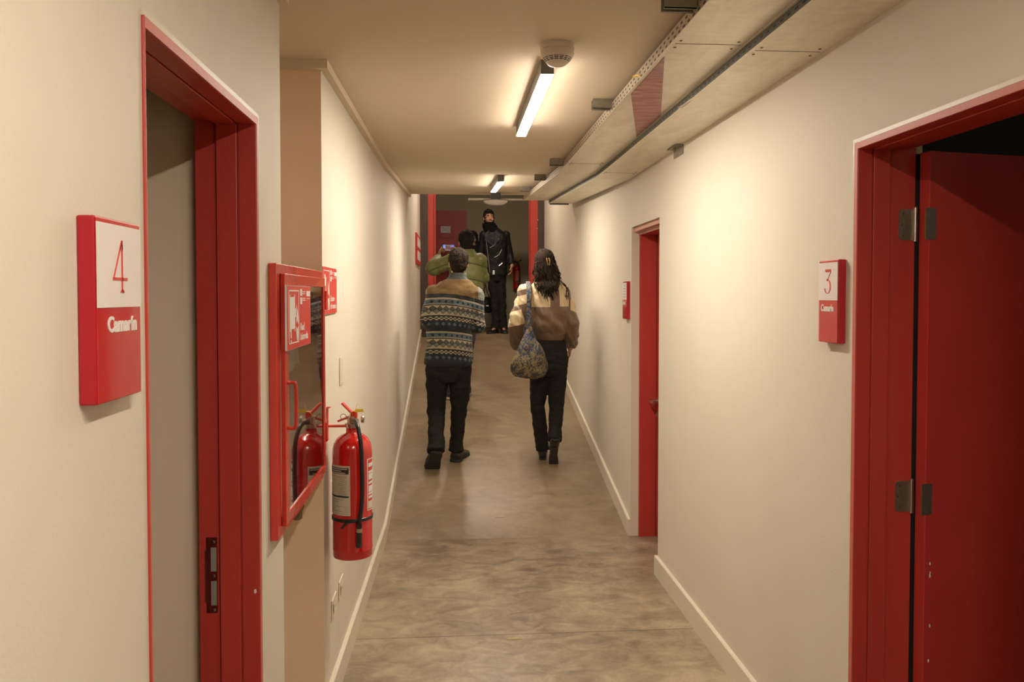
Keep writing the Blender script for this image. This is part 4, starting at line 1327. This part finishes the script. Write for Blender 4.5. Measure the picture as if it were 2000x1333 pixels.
shoe_part(p1, (-.135, -.19, .15), (-.130, -.235, .135), (-.180, -.085, -.035), 'shoe', 'shoesole', up=(0, .7, .6), w=.066, hgt=1.15)
shoe_part(p1, (.030, .085, .12), (.018, .045, -.012 + .02), (.105, .265, .032), 'shoe', 'shoesole', w=.064, hgt=1.1)

# ---- woman with the windbreaker
WX, WY = .82, 6.68
p2 = thing('person', 'woman seen from behind with long wavy dark hair and brown cream windbreaker', 'person', (WX, WY, fz(WY)))
J = dict(head=(-.046, .02, 1.672), neck=(-.044, 0, 1.535), shL=(-.205, 0, 1.435), shR=(.105, 0, 1.435), elL=(-.285, -.04, 1.165), elR=(.178, -.04, 1.165),
         wrL=(-.265, .09, .955), wrR=(.185, .07, .955), hipL=(-.078, 0, .84), hipR=(.068, 0, .84), knL=(-.098, .05, .46), knR=(.058, .0, .46),
         anL=(-.055, .04, .10), anR=(.022, -.18, .21), toeL=(-.04, .20, .03), toeR=(.022, -.05, .0))
hands = [dict(wrist=J['wrL'], d=(.1, .5, -.9), normal=(1, .2, .2), thumb=(0, 1, 0), curl=20, s=.9), dict(wrist=J['wrR'], d=(0, .3, -.9), normal=(-1, .2, 0), thumb=(0, 1, 0), curl=20, s=.9)]
b_, P, R = body_mesh(J, .96, hands, 0.05, 0, 'skin', p2)
face_details(p2, P, R)
bm = NB()
eloft(bm, [(.005, 0, 1.075, .130, .110), (.005, 0, 1.10, .150, .125), (.008, 0, 1.15, .172, .145), (.004, 0, 1.25, .170, .145), (-.015, 0, 1.36, .175, .135), (-.03, 0, 1.43, .175, .118), (-.04, 0, 1.475, .145, .10), (-.044, 0, 1.51, .095, .08), (-.044, 0, 1.545, .065, .065)])
for sd in 'LR':
    a, b2, c = V(J['sh' + sd]), V(J['el' + sd]), V(J['wr' + sd])
    tube(bm, [a, a.lerp(b2, .5), b2, b2.lerp(c, .45), b2.lerp(c, .85), b2.lerp(c, 1.0)], [.068, .072, .076, .072, .056, .040], 20)
    ell(bm, a, (.070,) * 3); ell(bm, b2, (.074,) * 3)
def wfold(p, n):
    q = .35 * p.x + .9 * p.z
    return .017 * noise.fractal(V((p.x * 12 + p.z * 7, p.y * 5, p.z * 5 - p.x * 3)), 1, 2, 3) + .010 * noise.noise(V((p.x * 30 + p.z * 12, p.y * 10, p.z * 6)))
wj = solid('windbreaker', bm, 'wjacket', p2, .0075, 3, wfold, 'brown windbreaker with cream shoulder panels')
bm = NB(); eloft(bm, [(.003, 0, 1.025, .118, .098), (.003, 0, 1.035, .125, .104), (.004, 0, 1.080, .132, .110), (.004, 0, 1.09, .128, .108)])
obj('waistband', bm, mat('waistband_brown', (.15, .088, .05), .6, c2=(.11, .06, .035), nscale=30, mapscale=(4, 4, .3), bumps=.5), wj, smooth='auto')
bm = NB()
loft(bm, [ring(V((-.046, .0, 1.515)), .088, .078, V((1, 0, 0)), V((0, 1, 0)), 24), ring(V((-.046, -.005, 1.560)), .078, .072, V((1, 0, 0)), V((0, 1, 0)), 24), ring(V((-.046, -.003, 1.556)), .066, .06, V((1, 0, 0)), V((0, 1, 0)), 24), ring(V((-.046, 0, 1.52)), .066, .06, V((1, 0, 0)), V((0, 1, 0)), 24)], cap=False)
obj('collar', bm, mat('collar_dark_brown', (.03, .02, .014), .6), wj, smooth=True)
trousers(p2, J, 'blackjean', (.092, .080, .064, .060, .056), [(-.006, 0, .72, .10, .09), (-.006, 0, .80, .168, .115), (-.004, 0, .88, .165, .115), (0, 0, .98, .138, .105), (0, 0, 1.06, .118, .095)], name='trousers', disp=fold(.008, 9, 8, 1.7))
def boot(ankle, heel, toe, up):
    s_ = shoe_part(p2, ankle, heel, toe, 'boot', 'shoesole', name='ankle_boot', up=up, w=.040, shaft=.05, solet=.014)
    return s_
boot((-.056, .045, .11), (-.056, .01, .0), (-.036, .235, .038), (0, 0, 1))
boot((.022, -.175, .19), (.018, -.185, .125), (.026, -.075, -.045), (0, .8, .5))
# hair
bm = NB()
ell(bm, P(0, -.016, .036), (.084, .098, .092), R, 24, 14)
ell(bm, P(0, -.070, -.03), (.060, .045, .08), R, 18, 12)
rnd = random.Random(11)
solid('hair', bm, 'hairwoman', p2, .006, 1, lambda p, n: .004 * noise.noise(V((p.x * 60, p.y * 40, p.z * 15))))
bm = NB()
for k in range(210):
    a = rnd.uniform(-1.0, 1.0)
    th = a * 1.45
    zt = rnd.uniform(-.01, .085)
    x0 = .080 * math.sin(th); y0 = -.095 * math.cos(th) + .0
    start = P(x0 * (1 - zt * 3), y0 * (1 - zt * 1.5), zt + .02)
    Lh = rnd.uniform(.20, .37) * (1 - .25 * abs(a))
    n_ = 9; pts = [P(x0 * .5, y0 * .5 - .01, .115), start]
    sway = rnd.uniform(-.02, .02); ph = rnd.uniform(0, 6.28)
    spread = a * .045 + .022
    for i in range(1, n_ + 1):
        f = i / n_
        z = start.z - Lh * f
        x = start.x * (1 - .25 * f) + (-.046) * .25 * f + spread * f + .014 * math.sin(ph + f * 11) + sway * f
        yb = -.128 if z < 1.50 else -.075
        y = start.y + (min(start.y, yb - .015 * abs(math.cos(ph))) - start.y) * min(1, f * 1.3) + .008 * math.cos(ph + f * 7)
        pts.append(V((x, y, z)))
    r = rnd.uniform(.0035, .0075)
    tube(bm, smooth_path(pts, 2), [r] * 3 + [r * .95] * (2 * (n_ + 1) + 1 - 6) + [r * .6, r * .4, r * .15], 5)
for k in range(16):   # wisps
    a = rnd.uniform(.3, 1)
    st = V((.03 + .02 * a, -.07, 1.60 - .05 * a))
    pts = [st, st + V((.05, -.01, -.06)), st + V((.08 + .03 * a, -.015, -.12 + .02 * rnd.random())), st + V((.075 + .05 * rnd.random(), -.02, -.19))]
    tube(bm, smooth_path(pts, 4), .0014, 4)
for k in range(14):
    st = P(-.070, -.01, -.02); a = rnd.uniform(-1, 1)
    tube(bm, smooth_path([st, st + V((-.022, -.01 + .01 * a, -.03)), st + V((-.028 + .006 * a, -.02, -.065)), st + V((-.004, -.03, -.10))], 4), .005, 5)
obj('hair_locks', bm, 'hairwoman', p2, smooth=True)
bm = NB()
for i in (-1, 1):
    tube(bm, smooth_path([P(.012 + i * .010, -.120, .045), P(.016 + i * .013, -.138, .015), P(.02 + i * .006, -.128, -.02)], 4), .0035, 6)
for i in range(4): tube(bm, [P(.003, -.127, .035 - .015 * i), P(.031, -.127, .033 - .015 * i)], .0022, 6)
obj('hair_clip', bm, mat('clip_amber', (.25, .16, .06), .3), p2)

# ---- woman's shoulder bag
bagt = thing('shoulder_bag', 'slouchy blue and ochre patterned cloth bag hanging from the shoulder of the woman', 'bag', (WX, WY, fz(WY)))
bm = NB()
eloft(bm, [(-.190, -.155, .715, .06, .035), (-.192, -.155, .728, .115, .058), (-.190, -.155, .78, .150, .070), (-.186, -.155, .85, .145, .068), (-.182, -.150, .93, .115, .055), (-.185, -.145, 1.01, .080, .042), (-.190, -.140, 1.08, .045, .030), (-.192, -.135, 1.14, .022, .018)])
solid('bag_body', bm, 'bag', bagt, .0075, 3, fold(.014, 11, 4, .7))
bm = NB()
tube(bm, smooth_path([(-.192, -.140, 1.08), (-.192, -.150, 1.18), (-.190, -.150, 1.30), (-.188, -.145, 1.40), (-.188, -.10, 1.475), (-.185, -.02, 1.515), (-.185, .05, 1.50), (-.19, .125, 1.42), (-.20, .15, 1.30), (-.20, .13, 1.2)], 5), .020, 10, flat=.28, up=(0, 1, 0))
tube(bm, smooth_path([(-.150, -.150, .98), (-.160, -.160, 1.07), (-.185, -.156, 1.16), (-.183, -.150, 1.26)], 5), .014, 8, flat=.3, up=(0, 1, 0))
obj('bag_strap', bm, 'bag', bagt, smooth=True)

# ---- person in the olive puffer taking a photo
GX, GY = .1, 8.45
p3 = thing('person', 'person in olive green puffer jacket holding up a phone, seen from behind', 'person', (GX, GY, fz(GY)))
J = dict(head=(.046, .02, 1.668), neck=(.058, 0, 1.555), shL=(-.100, 0, 1.475), shR=(.185, 0, 1.475), elL=(-.300, .10, 1.395), elR=(.215, .14, 1.30),
         wrL=(-.255, .345, 1.528), wrR=(-.050, .37, 1.535), hipL=(-.040, 0, .86), hipR=(.085, 0, .86), knL=(-.090, .02, .46), knR=(.045, .02, .46),
         anL=(-.130, 0, .10), anR=(.030, 0, .10), toeL=(-.135, .16, .05), toeR=(.045, .16, .05))
hands = [dict(wrist=J['wrL'], d=(.25, .35, .9), normal=(1.0, -.1, 0), thumb=(0, -1, .3), curl=38, s=.92), dict(wrist=J['wrR'], d=(-.15, .35, .9), normal=(-1, -.1, 0), thumb=(0, -1, .3), curl=38, s=.92)]
b_, P, R = body_mesh(J, 1.0, hands, 0.1, 0, 'skin', p3)
short_hair(p3, P, R, 'hairblack', 1.04, 9, .006)
face_details(p3, P, R)
bm = NB()
eloft(bm, [(.045, 0, .86, .165, .130), (.045, 0, .90, .172, .140), (.045, 0, 1.05, .174, .142), (.045, 0, 1.20, .178, .145), (.045, 0, 1.33, .178, .142), (.045, 0, 1.43, .175, .130), (.048, 0, 1.50, .158, .110), (.052, 0, 1.545, .105, .088), (.055, 0, 1.59, .078, .075)])
for sd in 'LR':
    a, b2, c = V(J['sh' + sd]), V(J['el' + sd]), V(J['wr' + sd])
    tube(bm, [a, a.lerp(b2, .5), b2, b2.lerp(c, .5), b2.lerp(c, .93)], [.074, .078, .084, .068, .045], 20)
    ell(bm, a, (.080,) * 3); ell(bm, b2, (.088,) * 3)
def puff(p, n):
    return .006 * abs(math.sin((p.z + p.x * p.x * .8) / .17 * PI + PI / 2)) ** .5 + .009 * noise.fractal(p * 9, 1, 2, 3) - .004
solid('puffer_jacket', bm, 'puffer', p3, .008, 3, puff, 'quilted olive green puffer jacket')
trousers(p3, J, 'bluejean', (.088, .078, .064, .058, .060), [(.04, 0, .74, .10, .09), (.04, 0, .82, .165, .115), (.04, 0, .92, .165, .115)])
shoe_part(p3, J['anL'], (-.130, -.045, .0), (-.145, .19, .045), 'shoe', 'palesole', w=.05)
shoe_part(p3, J['anR'], (.030, -.045, .0), (.062, .19, .045), 'shoe', 'palesole', w=.05)
# phone
ph = thing('smartphone', 'phone held sideways with lit screen in the hands of the photographer', 'phone', (GX - .150, GY + .400, fz(GY) + 1.628))
bm = NB(); box(bm, -.076, .076, -.002, .007, -.037, .037); obj('phone_case', bm, 'black', ph, bev=.002)
def screen_mat():
    m, b = new_mat('phone_screen')
    co, x, y, z = objco()
    c = mixc(band(x, -.052, -.030), (.16, .09, .085), (.10, .22, .75))
    c = mixc(band(x, -.026, .030) * ((z + x * .2).abs() < .018), c, (.10, .035, .035))
    c = mixc(x > .032, c, (.11, .14, .42))
    c = mixc(x < -.054, c, (.01, .012, .02))
    setc(b, (.01, .01, .01)); E.nt.links.new(c, b.inputs['Emission Color']); b.inputs['Emission Strength'].default_value = .55
    return m
bm = NB(); box(bm, -.070, .070, -.003, -.002, -.033, .033); obj('screen', bm, screen_mat(), ph)
bm = NB(); box(bm, -.0765, -.072, -.0035, .004, -.020, .012); obj('yellow_grip', bm, 'yellow', ph)

# ---- tall man in the leather jacket, facing the camera
LX_, LY_ = .62, 11.75
p4 = thing('person', 'tall bearded man in black leather biker jacket facing the camera at the ramp top', 'person', (LX_, LY_, LAND))
J = dict(head=(-.083, -.01, 1.705), neck=(-.040, 0, 1.575), shL=(-.155, 0, 1.455), shR=(.165, 0, 1.455), elL=(-.205, .03, 1.165), elR=(.225, .02, 1.165),
         wrL=(-.170, -.06, .985), wrR=(.253, -.05, 1.000), hipL=(-.040, 0, .89), hipR=(.085, 0, .89), knL=(.008, -.01, .47), knR=(.112, .02, .47),
         anL=(.022, .0, .095), anR=(.130, .03, .095), toeL=(-.08, -.14, .02), toeR=(.145, -.15, .02))
hands = [dict(wrist=J['wrL'], d=(.4, -.2, -.8), normal=(.3, .9, 0), thumb=(0, 0, 1), curl=25, s=.95), dict(wrist=J['wrR'], d=(-.05, -.1, -1), normal=(-1, .2, 0), thumb=(0, -1, 0), curl=18)]
b_, P, R = body_mesh(J, 1.0, hands, PI + .18, .10, 'skin', p4)
short_hair(p4, P, R, 'hairblack', 1.0, 5, .020)
face_details(p4, P, R, 'hairblack')
bm = NB()
eloft(bm, [(.018, 0, .850, .170, .115), (.018, 0, .88, .180, .122), (.015, 0, 1.0, .168, .120), (.012, 0, 1.12, .170, .124), (.008, 0, 1.28, .185, .130), (.004, 0, 1.40, .195, .126), (0, 0, 1.47, .180, .110), (-.02, 0, 1.52, .130, .092), (-.035, 0, 1.56, .085, .078)])
for sd in 'LR':
    a, b2, c = V(J['sh' + sd]), V(J['el' + sd]), V(J['wr' + sd])
    tube(bm, [a, a.lerp(b2, .5), b2, b2.lerp(c, .5), b2.lerp(c, .9)], [.066, .060, .056, .050, .042], 18)
    ell(bm, a, (.068,) * 3); ell(bm, b2, (.056,) * 3)
lj = solid('leather_jacket', bm, 'leather', p4, .0085, 3, fold(.010, 9, 6), 'black leather biker jacket with silver zips')
def zipp(pts, r=.0042):
    bm = NB(); tube(bm, smooth_path(pts, 5), r, 6); obj('zip', bm, 'silver', lj)
zipp([(-.130, -.105, 1.40), (-.115, -.136, 1.25), (-.095, -.134, 1.08), (-.075, -.130, .90)])
zipp([(-.075, -.140, 1.26), (.0, -.142, 1.31), (.045, -.136, 1.37)])
zipp([(-.010, -.140, 1.12), (.055, -.138, 1.16), (.10, -.128, 1.24)])
zipp([(.06, -.130, 1.00), (.11, -.118, 1.04)])
bm = NB(); box(bm, -.015, .015, -.004, 0, -.03, .03, Matrix.Translation((-.02, -.135, .90))); obj('belt_buckle', bm, 'silver', lj, bev=.002)
for p_ in ((-.14, -.115, 1.385), (.05, -.140, 1.385)):
    bm = NB(); ell(bm, p_, (.009, .005, .009)); obj('snap_button', bm, 'silver', lj)
for sg in (-1, 1):
    bm = NB()
    c0 = -.04
    poly(bm, [(c0 + sg * .045, -.105, 1.53), (c0 + sg * .12, -.118, 1.46), (c0 + sg * .10, -.138, 1.36), (c0 + sg * .02, -.140, 1.30)], (0, -.012, 0)); obj('lapel', bm, 'leather', lj, bev=.003)
bm = NB()
for k, (z, r) in enumerate(((1.515, .092), (1.545, .090), (1.575, .084), (1.602, .076))):
    pts = [V((-.045 - .012 * k + r * math.cos(a), -.005 + r * .9 * math.sin(a), z + .008 * math.sin(a * 2 + k))) for a in [2 * PI * i / 24 for i in range(25)]]
    tube(bm, pts, .026, 10, cap=False)
solid('scarf', bm, 'scarf', p4, .007, 3, fold(.008, 25, 2))
trousers(p4, J, 'blackjean', (.088, .076, .060, .058, .062), [(.02, 0, .77, .10, .09), (.02, 0, .86, .150, .115), (.02, 0, .96, .145, .11)])
shoe_part(p4, J['anL'], (.036, .045, .0), (-.110, -.16, .0), 'boot', 'shoesole', w=.046, solet=.018, shaft=.05)
shoe_part(p4, J['anR'], (.130, .075, .0), (.150, -.16, .0), 'boot', 'shoesole', w=.046, solet=.018, shaft=.05)

# ---- dark haired person mostly hidden behind the photographer
HX, HY = .30, 12.1
p5 = thing('person', 'dark haired person in black clothes half hidden behind the green puffer jacket', 'person', (HX, HY, LAND))
J = dict(head=(.0, -.01, 1.425), neck=(0, 0, 1.31), shL=(-.135, 0, 1.23), shR=(.135, 0, 1.23), elL=(-.175, .02, .98), elR=(.170, .02, .98),
         wrL=(-.18, -.05, .79), wrR=(.185, -.04, .79), hipL=(-.07, 0, .78), hipR=(.07, 0, .78), knL=(-.07, -.01, .42), knR=(.07, -.01, .42),
         anL=(-.07, .0, .08), anR=(.075, 0, .08), toeL=(-.08, -.16, .02), toeR=(.085, -.16, .02))
hands = [dict(wrist=J['wrL'], d=(0, -.1, -1), normal=(1, .2, 0), thumb=(0, -1, 0), curl=18, s=.88), dict(wrist=J['wrR'], d=(.03, -.1, -1), normal=(-1, .2, 0), thumb=(0, -1, 0), curl=60, s=.88)]
b_, P, R = body_mesh(J, .94, hands, PI, 0, 'skin', p5)
face_details(p5, P, R)
bm = NB()
ell(bm, P(0, -.02, .04), (.088, .098, .090), R); ell(bm, P(0, -.045, -.05), (.090, .060, .11), R)
for sg in (-1, 1): ell(bm, P(sg * .075, -.01, -.04), (.026, .05, .10), R)
solid('hair', bm, 'hairblack', p5, .007, 2, fold(.006, 30, 1))
bm = NB()
eloft(bm, [(0, 0, .62, .17, .13), (0, 0, .80, .165, .125), (0, 0, .98, .145, .115), (0, 0, 1.14, .155, .118), (0, 0, 1.24, .150, .10), (0, 0, 1.29, .09, .075), (0, 0, 1.33, .066, .064)])
for sd in 'LR':
    a, b2, c = V(J['sh' + sd]), V(J['el' + sd]), V(J['wr' + sd])
    tube(bm, [a, a.lerp(b2, .5), b2, b2.lerp(c, .5), b2.lerp(c, .95)], [.058, .055, .050, .045, .040], 16); ell(bm, a, (.06,) * 3)
solid('coat', bm, 'blackcoat', p5, .009, 3, fold(.008, 9, 4))
trousers(p5, J, 'blackjean', (.08, .072, .056, .052, .05), [(0, 0, .68, .10, .09), (0, 0, .76, .155, .11), (0, 0, .84, .15, .11)])
shoe_part(p5, J['anL'], (-.07, .04, 0), (-.08, -.18, 0), 'boot', 'shoesole', w=.042, solet=.018, shaft=.04)
shoe_part(p5, J['anR'], (.075, .04, 0), (.09, -.18, 0), 'boot', 'shoesole', w=.042, solet=.018, shaft=.04)
hb = thing('handbag', 'black handbag on a thin strap hanging beside the half hidden person', 'bag', (HX + .225, HY - .04, LAND + .30))
bm = NB(); eloft(bm, [(0, 0, 0, .06, .03), (0, 0, .02, .095, .045), (0, 0, .12, .100, .05), (0, 0, .20, .075, .04), (0, 0, .24, .04, .02)])
solid('bag_body', bm, 'leather', hb, .008, 3, fold(.008, 14))
bm = NB(); tube(bm, smooth_path([(-.045, 0, .20), (-.045, .0, .34), (-.025, -.01, .43), (-.01, .0, .34), (.05, 0, .20)], 5), .006, 8); obj('strap', bm, 'leather', hb)
bm = NB(); box(bm, -.02, .02, -.056, -.048, .10, .115); obj('clasp', bm, 'silver', hb)
